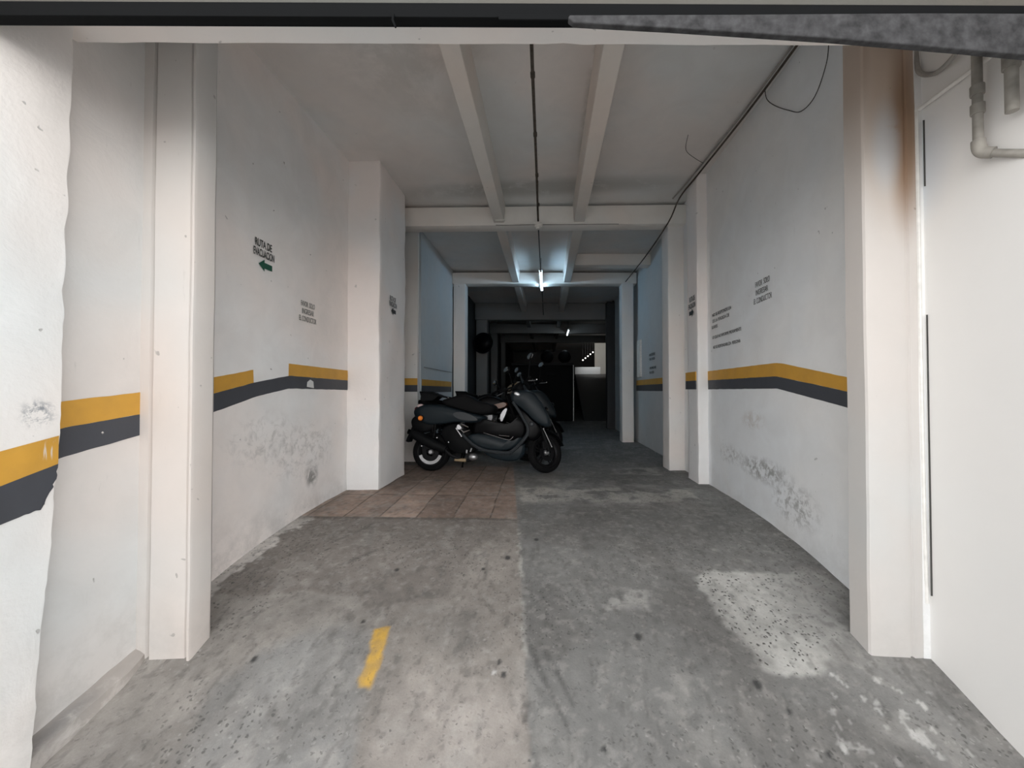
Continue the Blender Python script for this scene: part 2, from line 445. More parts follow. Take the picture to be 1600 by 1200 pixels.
def floor_albedo(X, Y):
    A = np.zeros(X.shape + (3,)); sp = np.zeros(X.shape)
    wx = X + (fbm(X, Y, 2.2, 40) - .5) * 0.16; wy = Y + (fbm(X, Y, 2.2, 80) - .5) * 0.16
    wx += (fbm(X, Y, 9, 11) - .5) * 0.09; wy += (fbm(X, Y, 9, 23) - .5) * 0.09
    n1 = fbm(X, Y, 1.3, 5); n2 = fbm(X, Y, 6.0, 9); n3 = fbm(X, Y, 22, 2, 3)
    seam = -0.246 + (3.386 - Y) * 0.098
    right_side = sm(X + (n3 - .5) * 0.02 - seam, -0.008, 0.008)
    def lerp(m, c):
        nonlocal A
        A = A * (1 - m[..., None]) + np.array(c) * m[..., None]
    A[:] = (0.30, 0.275, 0.25)
    lerp(right_side, (0.215, 0.213, 0.205))
    # left slab: light worn zone towards the street, dark band before the tiles
    l = 1 - right_side
    lerp(l * poly_mask(wx, wy, [(-1.95, 2.12), (-1.98, 3.12), (-0.25, 3.17), (-0.55, 2.6), (-.6, 2.23), (-.9, 2.1), (-1.1, 2.17), (-1.33, 2.23), (-1.67, 2.17)], .03) * .62, (0.19, 0.172, 0.158))
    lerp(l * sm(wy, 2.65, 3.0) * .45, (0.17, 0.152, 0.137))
    lerp(l * poly_mask(wx, wy, [(-2.0, 1.3), (-1.96, 2.12), (-1.7, 2.12), (-1.5, 2.19), (-1.43, 2.23), (-1.17, 2.19), (-1.0, 2.12), (-0.88, 2.03), (-0.81, 1.68), (-0.69, 1.2)], .02) * .6, (0.36, 0.34, 0.315))
    lerp(l * poly_mask(wx, wy, [(-1.23, 1.9), (-1.01, 1.95), (-0.86, 1.9), (-0.81, 1.68), (-0.63, 1.2), (-1.3, 1.2), (-1.46, 1.63), (-1.38, 1.8)], .05) * .75, (0.27, 0.272, 0.268))
    lerp(l * poly_mask(wx, wy, [(-0.74, 1.76), (-0.37, 1.74), (-0.12, 1.74), (-0.03, 1.2), (-0.6, 1.2)], .06) * .75, (0.40, 0.365, 0.335))
    lerp(l * poly_mask(wx, wy, [(-0.655, 2.08), (-0.39, 2.12), (-0.287, 1.91), (-0.45, 1.81), (-0.6, 1.89)], .09) * .55, (0.20, 0.19, 0.178))
    lerp(l * sm(n2, .52, .68) * sm(1.75 - wy, 0, .4) * .4, (0.42, 0.395, 0.37))
    # right slab
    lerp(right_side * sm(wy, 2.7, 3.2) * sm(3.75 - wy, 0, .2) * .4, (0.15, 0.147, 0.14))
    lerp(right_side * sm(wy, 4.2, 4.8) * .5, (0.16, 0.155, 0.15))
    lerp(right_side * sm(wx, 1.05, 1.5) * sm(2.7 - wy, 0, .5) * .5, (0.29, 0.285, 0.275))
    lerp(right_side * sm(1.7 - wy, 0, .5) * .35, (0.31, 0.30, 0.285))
    # pale broken patch near the right column
    pm = poly_mask(wx, wy, [(0.906, 2.487), (0.996, 2.528), (1.162, 2.564), (1.308, 2.557), (1.531, 2.591), (1.677, 2.561), (1.633, 2.345), (1.516, 2.116), (1.33, 1.96), (1.22, 1.87), (1.04, 1.83), (0.931, 1.88), (0.933, 2.0), (0.923, 2.11), (0.906, 2.22)], .02)
    pm = pm * (0.97 - .55 * sm(wx + (n2 - .5) * .3, 1.2, 1.5))
    lerp(pm * (.85 + .15 * sm(n3, .3, .6)), (0.50, 0.495, 0.47)); sp = np.maximum(sp, pm)
    lerp(right_side * poly_mask(wx, wy, [(.3, 2.35), (.55, 2.4), (.54, 2.2), (.26, 2.17)], .05) * sm(n3, .45, .6) * .6, (0.42, 0.41, 0.39))
    # paint splashes along the right edge
    spl = sm(fbm(X, Y, 24, 61, 4), .70, .73) * poly_mask(X, Y, [(.95, 1.5), (1.1, 1.75), (1.3, 1.95), (1.6, 1.92), (1.66, 1.6), (1.3, 1.2)], .08)
    lerp(spl * .6, (0.64, 0.63, 0.61))
    # pale worn band in front of the parked motorcycles
    bm_ = poly_mask(wx, wy, [(-0.2, 3.62), (-0.26, 4.1), (0.6, 4.15), (1.4, 4.1), (1.42, 3.74), (0.75, 3.66)], .03)
    lerp(bm_ * sm(n2, .36, .5) * .85, (0.44, 0.425, 0.395)); sp = np.maximum(sp, bm_ * .7)
    b2 = poly_mask(wx, wy, [(-0.2, 3.55), (1.3, 3.6), (1.55, 4.5), (0.7, 4.6), (-0.2, 4.5)], .12)
    lerp(b2 * sm(n2, .46, .58) * .45, (0.36, 0.345, 0.32))
    b3 = poly_mask(wx, wy, [(0.75, 4.8), (1.4, 4.85), (1.45, 5.3), (0.85, 5.15)], .05)
    lerp(b3 * sm(n2, .36, .5) * .85, (0.38, 0.365, 0.34))
    # brown tiles
    tf = Y - .045 * X
    tm = sm(seam - X, 0, 0.01) * sm(tf, 3.188, 3.2) * sm(5.2 - Y, 0, .02)
    px, py = (X + 1.65 + (Y - 3.3) * .02) / 0.30, (tf - 3.19) / 0.60
    ci = np.floor(px); cj = np.floor(py)
    h = np.mod(np.sin(ci * 12.9898 + cj * 78.233) * 43758.5453, 1.0)
    tcol = np.zeros(X.shape + (3,)); tcol[:] = (0.30, 0.225, 0.185)
    tcol *= (0.8 + 0.36 * h)[..., None]
    tcol *= (1 + .35 * sm(-X, 0.95, 1.35) * sm(4.0 - Y, 0, .4))[..., None]
    gr = np.minimum(np.minimum(np.mod(px, 1), 1 - np.mod(px, 1)) * .30, np.minimum(np.mod(py, 1), 1 - np.mod(py, 1)) * .60)
    gm = 1 - sm(gr, 0.003, 0.007)
    tcol = tcol * (1 - gm[..., None]) + np.array((0.08, 0.062, 0.05)) * gm[..., None]
    tcol *= (0.85 + .3 * n2)[..., None]
    A = A * (1 - tm[..., None]) + tcol * tm[..., None]
    dl = np.exp(-((tf - 3.175 + (n3 - .5) * .02) / 0.022) ** 2) * sm(-0.2 - X, 0, .05)
    lerp(dl * .65, (0.10, 0.082, 0.07))
    edge = sm(X + (n2 - .5) * .12, 1.55, 1.72) * .35
    lerp(np.clip(edge, 0, 1), (0.16, 0.15, 0.14))
    lerp(sm(-X + (n2 - .5) * .2 + (n3 - .5) * .1, 1.90, 1.93) * .8 * sm(Y, 2.0, 2.15) * sm(3.2 - Y, 0, .3), (0.62, 0.60, 0.575))
    lerp(sm(-X + (n2 - .5) * .14, 1.86, 1.93) * .5 * sm(Y, 3.0, 3.3), (0.13, 0.115, 0.10))
    # long seam with broken pale edge
    sd = np.abs(X - seam + (n3 - .5) * 0.03)
    lerp((1 - sm(sd, 0.006, 0.022)) * sm(fbm(X, Y, 14, 31), .42, .6) * .75 * sm(3.05 - Y, 0, .1), (0.46, 0.45, 0.42))
    hole = poly_mask(X + (n3 - .5) * .05, Y, [(-0.118, 1.80), (-0.072, 1.77), (-0.075, 1.62), (-0.105, 1.62)], .012)
    lerp(hole * sm(n2, .38, .52) * .8, (0.10, 0.095, 0.09))
    for (x1, y1, x2, y2, w, k) in ((-0.088, 1.945, -.01, 1.787, .014, .6), (-.01, 1.787, .08, 1.63, .009, .55), (.08, 1.63, .096, 1.49, .006, .5), (-.026, 1.947, .047, 1.818, .016, .45), (.047, 1.818, .11, 1.70, .010, .6), (-.38, 2.56, -.365, 2.38, .009, .5), (-1.35, 3.0, -1.2, 2.6, .02, .3), (-1.15, 2.62, -1.3, 2.45, .014, .5), (-1.5, 2.7, -1.35, 2.95, .015, .4)):
        L = (x2 - x1) ** 2 + (y2 - y1) ** 2
        t = np.clip(((X - x1) * (x2 - x1) + (Y - y1) * (y2 - y1)) / L, 0, 1)
        d = np.hypot(X - (x1 + t * (x2 - x1)), Y - (y1 + t * (y2 - y1)))
        lerp((1 - sm(d, w * .4, w * 1.6)) * k, (0.10, 0.098, 0.095))
    # blotches, tyre smears
    lerp(sm(fbm(X, Y, 2.4, 70), .56, .70) * .30, (0.15, 0.14, 0.13))
    lerp(sm(fbm(X, Y, 7, 90), .60, .72) * .25, (0.40, 0.385, 0.36))
    lerp(sm(fbm(X + Y * .6, Y - X * .3, 30, 33, 4), .60, .70) * .28, (0.42, 0.40, 0.375))
    lerp(sm(fbm(X, Y * .6, 34, 71, 4), .62, .70) * .35, (0.11, 0.105, 0.10))
    # painted yellow dash
    ym = poly_mask(X + (n3 - .5) * .02, Y + (n3 - .5) * .03, [(-0.864, 1.977), (-0.793, 1.986), (-0.782, 1.909), (-0.761, 1.774), (-0.766, 1.691), (-0.822, 1.695), (-0.836, 1.729), (-0.833, 1.796), (-0.857, 1.904)], .010)
    lerp(ym * (0.75 + .25 * sm(n3, .3, .6)), (0.62, 0.38, 0.08))
    # small dark drain-like spots and pebbles of tar
    for (cx, cy, r) in ((-1.366, 1.773, .016), (.45, 2.018, .02), (.912, 1.828, .02), (-.251, 2.596, .022), (.99, 1.736, .012), (-.217, 1.841, .012), (.221, 1.557, .012), (-.931, 2.43, .016), (-.069, 2.844, .018), (-.391, 2.471, .014), (-.19, 1.79, .014), (-.95, 2.01, .012), (1.05, 1.6, .01)):
        d = np.hypot((X - cx) * 1.1, (Y - cy) * .9)
        lerp((1 - sm(d, r * .6, r * 1.3)) * .9, (0.045, 0.045, 0.045))
    for (cx, cy, r) in ((1.44, 1.892, .022), (1.44, 1.68, .026), (1.125, 1.625, .02), (1.35, 1.75, .014), (1.26, 1.9, .012), (-.24, 1.80, .014), (-.3, 1.95, .008), (1.55, 1.8, .016)):
        d = np.hypot(X - cx + (n3 - .5) * .04, (Y - cy) * .9 + (n2 - .5) * .08)
        lerp((1 - sm(d, r * .5, r)) * .8, (0.62, 0.61, 0.59))
    sp = np.maximum(sp, .12 + .5 * sm(fbm(X, Y, 1.7, 55), .45, .65) * (1 - tm))
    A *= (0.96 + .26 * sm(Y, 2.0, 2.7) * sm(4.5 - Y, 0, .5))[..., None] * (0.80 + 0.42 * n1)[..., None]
    A *= (0.81 + 0.38 * n2)[..., None]
    A *= (0.84 + 0.32 * n3)[..., None]
    return np.clip(A, 0.01, 0.9), sp * (1 - tm)

def grid_object(name, xs, ys, mat, parent=None):
    X, Y = np.meshgrid(xs, ys)
    Z = floor_zs(Y - .045 * X) + (fbm(X, Y, 3.0, 17) - .5) * 0.012
    nx, ny = len(xs), len(ys)
    v = np.stack([X, Y, Z], -1).reshape(-1, 3)
    idx = np.arange(nx * ny).reshape(ny, nx)
    f = np.stack([idx[:-1, :-1], idx[:-1, 1:], idx[1:, 1:], idx[1:, :-1]], -1).reshape(-1, 4)
    me = bpy.data.meshes.new(name)
    me.vertices.add(len(v)); me.vertices.foreach_set('co', v.ravel())
    me.loops.add(f.size); me.loops.foreach_set('vertex_index', f.ravel())
    me.polygons.add(len(f)); me.polygons.foreach_set('loop_start', np.arange(0, f.size, 4)); 
    me.polygons.foreach_set('use_smooth', np.ones(len(f), bool))
    me.update(calc_edges=True); me.validate()
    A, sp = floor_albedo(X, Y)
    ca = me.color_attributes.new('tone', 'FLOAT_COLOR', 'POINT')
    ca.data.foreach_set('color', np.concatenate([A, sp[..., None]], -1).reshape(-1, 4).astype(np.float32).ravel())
    me.materials.append(mat)
    return link(bpy.data.objects.new(name, me), parent)

def floor_mat():
    n = NT('worn_concrete_floor'); P = n.pos()
    at = n.n('ShaderNodeAttribute', attribute_name='tone')
    c = at.outputs['Color']
    wob = n.n('ShaderNodeTexNoise'); n.put(wob.inputs['Vector'], P); wob.inputs['Scale'].default_value = 55; wob.inputs['Detail'].default_value = 3
    PW = n.vmath('ADD', P, n.vmath('MULTIPLY', wob.outputs['Color'], (0.028, 0.028, 0.0)))
    v = n.voro(PW, 62.0); vc = n.voro(PW, 62.0, out='Color')
    vs = n.n('ShaderNodeSeparateColor'); n.put(vs.inputs[0], vc)
    grain = n.noise(P, 120, 3, 0.7)
    c = n.mix(n.mapr(grain, 0.3, 0.7, 0, 0.22), c, n.mix(1.0, c, (0.45, 0.45, 0.45), 'MULTIPLY'))
    dark = n.math('MULTIPLY', n.math('GREATER_THAN', vs.outputs[0], 0.70), n.mapr(v, 0.46, 0.24), clamp=True)
    light = n.math('MULTIPLY', n.math('LESS_THAN', vs.outputs[0], 0.10), n.mapr(v, 0.42, 0.2, 0, .6), clamp=True)
    k = n.math('ADD', n.math('MULTIPLY', at.outputs['Alpha'], 0.9), 0.06)
    c = n.mix(n.math('MULTIPLY', dark, k), c, (0.07, 0.068, 0.065))
    c = n.mix(n.math('MULTIPLY', light, k), c, (0.50, 0.485, 0.46))
    peb = n.mapr(n.noise(P, 19, 2, 0.5), 0.75, 0.765)
    c = n.mix(n.math('MULTIPLY', peb, 0.6), c, (0.08, 0.08, 0.078))
    n.base(c)
    n.rough(n.mapr(n.noise(P, 2.5, 4), 0.3, 0.7, 0.55, 0.85))
    n.b.inputs['Specular IOR Level'].default_value = 0.35
    h = n.math('ADD', n.math('MULTIPLY', n.noise(P, 30, 5, 0.7), 0.5), n.math('MULTIPLY', dark, -0.25))
    n.bump(h, 0.35, 0.01)
    return n.m
M['floor'] = floor_mat()
M['pavement'] = flat('street_paving', (0.6, 0.59, 0.575), 0.85, scale=3, var=0.15)

ys = np.concatenate([np.arange(0.55, 1.0, 0.03), np.arange(1.0, 3.4, 0.0085), np.arange(3.4, 5.3, 0.014), np.arange(5.3, 9, 0.06), np.arange(9, 23.1, 0.3)])
xs = np.arange(-2.15, 1.851, 0.0105)
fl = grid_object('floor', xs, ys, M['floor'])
tag(fl, 'worn grey concrete garage floor with tiles, patches and a yellow dash', 'floor', kind='structure')
mb = MB(); mb.box(1.85, 4.0, 5.3, 23.1, -0.05, 0.0)
tag(mb.build('floor_side', M['old']), 'dark concrete floor of the wider rear hall', 'floor', kind='structure')
mb = MB(); mb.box(-12, 12, -16, 0.56, -0.75, -0.56)
tag(mb.build('street', M['pavement']), 'paved street in front of the garage entrance', 'street', kind='structure')

# raised broken kerb along the left recess
mb = MB()
rows = []
for i in range(28):
    y = 1.0 + 0.76 * i / 27
    fz = floor_z(y)
    w = 0.062 + 0.02 * noise.noise(Vector((y * 9, 0, 0))) - (0.03 if i == 27 else 0.01 if i == 26 else 0)
    zt = -0.222 - (1.76 - y) * 0.225 + 0.008 * noise.noise(Vector((y * 14, 3, 0)))
    r_ = [(-1.99, y, fz - .1), (-1.99, y, zt + .035), (-1.95, y, zt + .03), (-1.925, y, zt + .006), (-1.93 + w * .55, y, zt + .006 * noise.noise(Vector((y * 20, 9, 0)))), (-1.93 + w, y, zt - .015), (-1.93 + w + .012, y, fz - .1)]
    rows.append(r_)
mb.rings(rows, closed=False, caps=False)
mb.rings([rows[-1][::-1], [(-1.95, 1.775, rows[-1][0][2])] * 7], closed=False, caps=False)
tag(mb.build('kerb', plaster('kerb_concrete', (0.45, 0.42, 0.39), mottle=0.25, bump=0.6, scuff=0.5, stains=[((-1.82, 1.45, -0.26), (0.12, 0.35, 0.3), (0.66, 0.63, 0.6), 0.9, 9, 0.52), ((-1.9, 1.3, -0.26), (0.06, 0.35, 0.3), (0.2, 0.2, 0.2), 0.7, 5, 0.45)])),
    'low broken concrete kerb at the foot of the left recess wall', 'kerb', kind='structure')

# ------------------------------------------------------------------ walls with stripes
def zstripe(prof, y):
    return float(np.interp(y, [p[0] for p in prof], [p[1] for p in prof]))

def side_wall(name, x, y0, y1, z0, z1, inward, mats, stripes, thick=0.25, amp=0.004, label='', cuts=0.10, gap=None):
    """a wall along Y. inward=+1: its seen face looks towards +X. stripes: list of (yfrom, yto, ztop(y), zbot(y), material index)"""
    mb = MB()
    ny = max(2, int((y1 - y0) / cuts)); nz = int((z1 - z0) / 0.1)
    def dx(y, z): return inward * amp * (noise.noise(Vector((x * 3, y * 2.5, z * 2.5))) + .4 * noise.noise(Vector((x * 7, y * 9, z * 9))))
    g = [[mb.bm.verts.new((x + dx(y0 + (y1 - y0) * i / ny, z0 + (z1 - z0) * j / nz), y0 + (y1 - y0) * i / ny, z0 + (z1 - z0) * j / nz)) for j in range(nz + 1)] for i in range(ny + 1)]
    for i in range(ny):
        for j in range(nz):
            f = mb.bm.faces.new((g[i][j], g[i + 1][j], g[i + 1][j + 1], g[i][j + 1])); f.smooth = True
    xb = x - inward * thick
    b = [mb.bm.verts.new((xb, yy, zz)) for yy, zz in ((y0, z0), (y1, z0), (y1, z1), (y0, z1))]
    mb.bm.faces.new((b[3], b[2], b[1], b[0]))
    mb.bm.faces.new([g[i][0] for i in range(ny + 1)][::-1] + [b[0], b[1]])
    mb.bm.faces.new([g[i][nz] for i in range(ny + 1)] + [b[2], b[3]])
    mb.bm.faces.new([g[0][j] for j in range(nz + 1)] + [b[3], b[0]])
    mb.bm.faces.new([g[ny][j] for j in range(nz + 1)][::-1] + [b[1], b[2]])
    bmesh.ops.recalc_face_normals(mb.bm, faces=mb.bm.faces)
    for (ya, yb, zt, zb, mi, ragged) in stripes:
        n = max(3, int((yb - ya) / 0.02))
        pv = None
        for i in range(n + 1):
            y = ya + (yb - ya) * i / n
            if ragged and i >= n - 4: pass
            wob = 0.0022 * noise.noise(Vector((y * 14, x, mi)))
            a = zb(y) + wob + (ragged * noise.noise(Vector((y * 30, 5, 1))) if ragged else 0); t = zt(y) + .0022 * noise.noise(Vector((y * 14, x, mi + 3)))
            col = [mb.bm.verts.new((x + dx(y, a + (t - a) * k / 3) + inward * 0.0028, y, a + (t - a) * k / 3)) for k in range(4)]
            if pv:
                for k in range(3):
                    q = (pv[k], col[k], col[k + 1], pv[k + 1])
                    f = mb.bm.faces.new(q if inward < 0 else q[::-1]); f.material_index = mi; f.smooth = True
            pv = col
    o = mb.build(name, mats, clean=False, sharp=30)
    return tag(o, label, 'wall', kind='structure')

L_top = lambda y: float(np.interp(y, [1.3, 2.2, 2.555, 2.93, 5], [.80, 1.073, 1.140, 1.209, 1.190]))
L_mid = lambda y: float(np.interp(y, [2.2, 2.556, 2.943, 5], [.975, 1.052, 1.115, 1.083]))
L_bot = lambda y: float(np.interp(y, [2.2, 2.587, 2.944, 5], [.860, .958, 1.015, .990]))
side_wall('wall_left', -2.0, 1.74, 4.6, -0.45, 3.36, 1, [M['wall_l'], M['yellow'], M['black']],
          [(1.86, 2.56, L_top, L_mid, 1, 0), (2.93, 3.9, L_top, L_mid, 1, 0), (1.86, 3.9, L_mid, L_bot, 2, 0)], amp=0.007,
          label='long white left wall of the passage with a broken yellow and charcoal stripe')
R_top = lambda y: float(np.interp(y, [2.0, 2.436, 3.05, 3.13, 3.25, 5], [.95, 1.074, 1.195, 1.206, 1.208, 1.203]))
R_mid = lambda y: float(np.interp(y, [2.0, 2.437, 3.05, 3.131, 3.25, 5], [.86, .993, 1.092, 1.105, 1.107, 1.108]))
R_bot = lambda y: float(np.interp(y, [2.0, 2.439, 3.05, 3.133, 3.25, 5], [.77, .901, 1.0, 1.014, 1.014, 1.010]))
side_wall('wall_right', 1.73, 2.0, 5.2, -0.4, 3.36, -1, [M['wall_r'], M['yellow'], M['black']],
          [(2.1, 4.52, R_top, R_mid, 1, 0), (2.1, 4.52, R_mid, R_bot, 2, 0)], amp=0.005,
          label='long white right wall of the passage with a yellow and charcoal stripe')
side_wall('wall_right_outer', 1.76, 0.3, 2.05, -0.7, 3.4, -1, [M['wall_outer']], [], amp=0.001, label='smooth bright white wall outside the right column')
c_top = lambda y: 1.195; c_mid = lambda y: 1.1; c_bot = lambda y: 0.99
side_wall('wall_right_rear', 1.78, 5.2, 10.5, -0.1, 3.36, -1, [M['blue'], M['yellow'], M['black']],
          [(5.3, 8.0, c_top, c_mid, 1, 0), (5.3, 8.0, c_mid, c_bot, 2, 0)], label='bluish right wall behind the second column with a stripe')
side_wall('wall_left_rear', -1.81, 5.62, 7.6, -0.1, 3.36, 1, [M['blue'], M['yellow'], M['black']],
          [(5.66, 7.5, lambda y: 1.165, lambda y: 1.07, 1, 0), (5.66, 7.5, lambda y: 1.07, lambda y: .97, 2, 0)], thick=0.5, label='bluish left wall behind the parked scooter with a stripe')
side_wall('wall_left_far', -1.9, 7.6, 23, -0.1, 3.36, 1, [M['shade_paint']], [], cuts=0.5, label='dark left wall at the back of the garage')
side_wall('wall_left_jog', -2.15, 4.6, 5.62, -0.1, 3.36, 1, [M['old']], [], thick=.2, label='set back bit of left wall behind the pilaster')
# recess and flared near wall at the left of the entrance
N_t = lambda y: float(np.interp(y, [1.0, 1.43, 1.74], [.80, .957, .991]))
N_m = lambda y: float(np.interp(y, [1.0, 1.43, 1.74], [.70, .849, .887]))
N_b = lambda y: float(np.interp(y, [1.0, 1.43, 1.74], [.58, .732, .787]))
side_wall('wall_left_recess', -1.93, 1.0, 1.80, -0.6, 2.75, 1, [M['recess'], M['yellow'], M['black']],
          [(1.1, 1.765, N_t, N_m, 1, 0), (1.1, 1.765, N_m, N_b, 2, 0)], amp=0.003, label='white recess wall left of the left column with a stripe')

def near_wall():
    mb = MB()
    plan = [(-1.52, 0.45), (-1.62, 0.85), (-1.70, 1.06), (-1.72, 1.10)]
    def edge(z):
        y = float(np.interp(z, [-.6, -.27, .085, .424, .83, 1.5, 2.4, 3.4], [1.285, 1.30, 1.317, 1.345, 1.366, 1.372, 1.387, 1.39]))
        e = noise.noise(Vector((z * 9, 2, 1))) * .008 + noise.noise(Vector((z * 30, 7, 3))) * .004
        return (-1.85 - abs(e) * .2, y + e)
    nz = 120
    zs = [-0.7 + 4.1 * j / nz for j in range(nz + 1)]
    cols = []
    us = list(np.linspace(0, 1, 14))
    def pt(u, z):
        ex, ey = edge(z)
        base = [(-1.85, 0.45), (-1.85, 0.85), (-1.85, 1.20)]
        # u in 0..1 along base then to edge
        P = base + [(ex, ey)]
        t = u * 3; i = min(2, int(t)); f = t - i
        x = P[i][0] * (1 - f) + P[i + 1][0] * f; y = P[i][1] * (1 - f) + P[i + 1][1] * f
        d = .006 * noise.noise(Vector((x * 4, y * 5, z * 4))) + .003 * noise.noise(Vector((x * 15, y * 15, z * 15)))
        return (x + d, y - d * .4, z)
    g = [[mb.bm.verts.new(pt(u, z)) for z in zs] for u in us]
    # rounded return into the recess
    g.append([mb.bm.verts.new((edge(z)[0] - .015, edge(z)[1] + .006, z)) for z in zs])
    g.append([mb.bm.verts.new((-2.05, edge(z)[1] - .01, z)) for z in zs])
    for a, b in zip(g[:-1], g[1:]):
        for j in range(nz):
            f = mb.bm.faces.new((a[j], b[j], b[j + 1], a[j + 1])); f.smooth = True
    b1 = [mb.bm.verts.new((-3.2, 1.2, z)) for z in (zs[0], zs[-1])]; b2 = [mb.bm.verts.new((-3.2, 0.45, z)) for z in (zs[0], zs[-1])]
    mb.bm.faces.new((g[-1][0], b1[0], b1[1], g[-1][-1])); mb.bm.faces.new((g[0][0], g[0][-1], b2[1], b2[0])); mb.bm.faces.new((b1[0], b2[0], b2[1], b1[1]))
    # stripe, its end worn ragged near the corner
    tp = lambda y: float(np.interp(y, [.9, 1.2, 1.366], [.735, .793, .829]))
    md = lambda y: float(np.interp(y, [.9, 1.2, 1.366], [.60, .674, .722]))
    bt = lambda y: float(np.interp(y, [.9, 1.2, 1.288, 1.366], [.46, .543, .560, .578]))
    for (top, bot, mi) in ((tp, md, 1), (md, bt, 2)):
        n = 70; pv = None
        for i in range(n + 1):
            y = .9 + .462 * i / n
            zt = top(y); zb = bot(y) + (.008 * noise.noise(Vector((y * 40, 1, 1))) * (y > 1.25) if mi == 2 else 0)
            r = []
            for k in range(11):
                z = zt + (zb - zt) * k / 10
                lim = 1.362 + .003 * noise.noise(Vector((z * 30, 4, 1)))
                if mi == 2: lim = 1.362 - .055 * max(0, (.70 - z) / .14) ** 1.5 + .012 * noise.noise(Vector((z * 70, 4, 9)))
                yy = min(y, lim)
                u = (2 + (yy - 1.20) / (edge(z)[1] - 1.20)) / 3 if yy > 1.2 else (1 + (yy - .85) / .35) / 3
                p = Vector(pt(min(u, 1), z)) + Vector((.0028, 0, 0))
                r.append(mb.bm.verts.new(p))
            if pv:
                for k in range(10):
                    f = mb.bm.faces.new((pv[k], r[k], r[k + 1], pv[k + 1])); f.material_index = mi; f.smooth = True
            pv = r
    # outward normals
    for f in mb.bm.faces:
        f.normal_update()
        if f.material_index and f.normal.x < 0: f.normal_flip()
    o = mb.build('wall_near_left', [M['wall_near'], M['yellow'], M['black']], clean=False, sharp=50)
    tag(o, 'flared, chipped white wall nearest on the left with a lower stripe', 'wall', kind='structure')
near_wall()

# jog face of the left rear wall (faces the street)
mb = MB(); mb.box(-2.3, -1.80, 5.60, 5.66, -.1, 3.34, 0.085)
y_ = 5.60
for (za, zb, mi) in ((1.076, 1.171, 1), (.981, 1.076, 2)):
    mb.bm.faces.new([mb.bm.verts.new((x, y_ + .085 * x - .003, z)) for x, z in ((-2.28, za), (-1.80, za), (-1.80, zb), (-2.28, zb))]).material_index = mi
tag(mb.build('wall_left_return', [M['column_in'], M['yellow'], M['black']], clean=False), 'pale return of the left wall facing the street, striped', 'wall', kind='structure')

# closing shell round the dark rear hall
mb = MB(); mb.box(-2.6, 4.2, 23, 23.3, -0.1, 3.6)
tag(mb.build('wall_back', M['shade_paint']), 'dark end wall of the garage', 'wall', kind='structure')
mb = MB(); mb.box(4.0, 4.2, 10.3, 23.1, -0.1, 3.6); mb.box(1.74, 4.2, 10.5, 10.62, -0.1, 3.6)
tag(mb.build('wall_right_far', M['shade_paint']), 'dark right wall of the rear hall', 'wall', kind='structure')
mb = MB(); mb.box(-2.4, 4.2, 1.62, 23.2, 3.34, 3.5, 0.0)
o = mb.build('ceiling', M['ceiling']); tag(o, 'grey painted concrete ceiling slab', 'ceiling', kind='structure')

# ------------------------------------------------------------------ columns, beams, joists
def column(name, label, *a, **k):
    o = rough_box(name, *a, **k); return tag(o, label, 'column', kind='structure')
SK = 0.085
def Y0(x, y): return y - SK * x     # unskew
# left entrance column with shutter groove
mb = MB()
yl = 1.74
def colpoly(pts, z0, z1, nz):
    rs = []
    for j in range(nz + 1):
        z = z0 + (z1 - z0) * j / nz
        rs.append([(x + .0025 * noise.noise(Vector((x * 9, z * 3, y))), y + .0025 * noise.noise(Vector((x * 9, z * 3, y + 5))), z) for x, y in pts])
    return rs
lp = [(-1.945, 1.90), (-1.945, 1.745), (-1.935, 1.735), (-1.885, 1.737), (-1.880, 1.752), (-1.868, 1.752), (-1.862, 1.735), (-1.70, 1.752), (-1.692, 1.764), (-1.684, 1.764), (-1.680, 1.742), (-1.668, 1.742), (-1.664, 1.755), (-1.668, 1.86), (-1.70, 1.90)]
rs = colpoly(lp, -0.45, 3.36, 60)
for a in rs[1:-1]: pass
vs = mb.rings(rs)
for f in mb.bm.faces: f.smooth = True
o = mb.build('column', M['column'], sharp=25); tag(o, 'cream painted left entrance column with shutter guide groove', 'column', kind='structure')
# right entrance column
mb = MB()
rp = [(1.50, 2.12), (1.50, 2.01), (1.506, 2.0), (1.515, 1.998), (1.675, 2.0), (1.68, 2.008), (1.69, 2.008), (1.695, 2.0), (1.752, 2.004), (1.765, 2.02), (1.765, 2.12)]
mb.rings(colpoly(rp, -0.45, 3.36, 60))
o = mb.build('column', M['column_r'], sharp=25); tag(o, 'right entrance column, white with a brown stain near its top', 'column', kind='structure')
# plinth under the right column, worn paint edge
mb = MB()
mb.tube(spline([(1.738, 2.0, 2.32), (1.738, 2.0, 1.2), (1.742, 2.0, 0.35), (1.748, 2.0, 0.02)], 5), .008, 8)
o = mb.build('conduit', M['white_pvc']); tag(o, 'thin white vertical conduit in the corner right of the right column', 'conduit')
mb = MB(); mb.box(1.755, 1.7612, 1.986, 1.9895, 0.06, 1.35)
o = mb.build('wall_groove', M['cable']); tag(o, 'narrow dark gap low in the outer right wall beside the conduit', 'gap', kind='structure')
mb = MB(); mb.box(1.755, 1.7612, 1.986, 1.9895, 1.95, 2.26)
o = mb.build('wall_groove', M['cable']); tag(o, 'narrow dark gap high in the outer right wall beside the conduit', 'gap', kind='structure')
column('pilaster', 'thick white left pilaster running up to the ceiling', -2.02, -1.68, Y0(-1.68, 3.88), Y0(-1.68, 4.62), -.05, 3.345, M['pilaster'], amp=0.010, step=.06, bev=.012)
column('pilaster', 'narrow white right pilaster with a stripe round it', 1.622, 1.75, Y0(1.7, 4.41), Y0(1.7, 4.72), -.05, 3.345, [M['pilaster']], amp=0.006, step=.05)
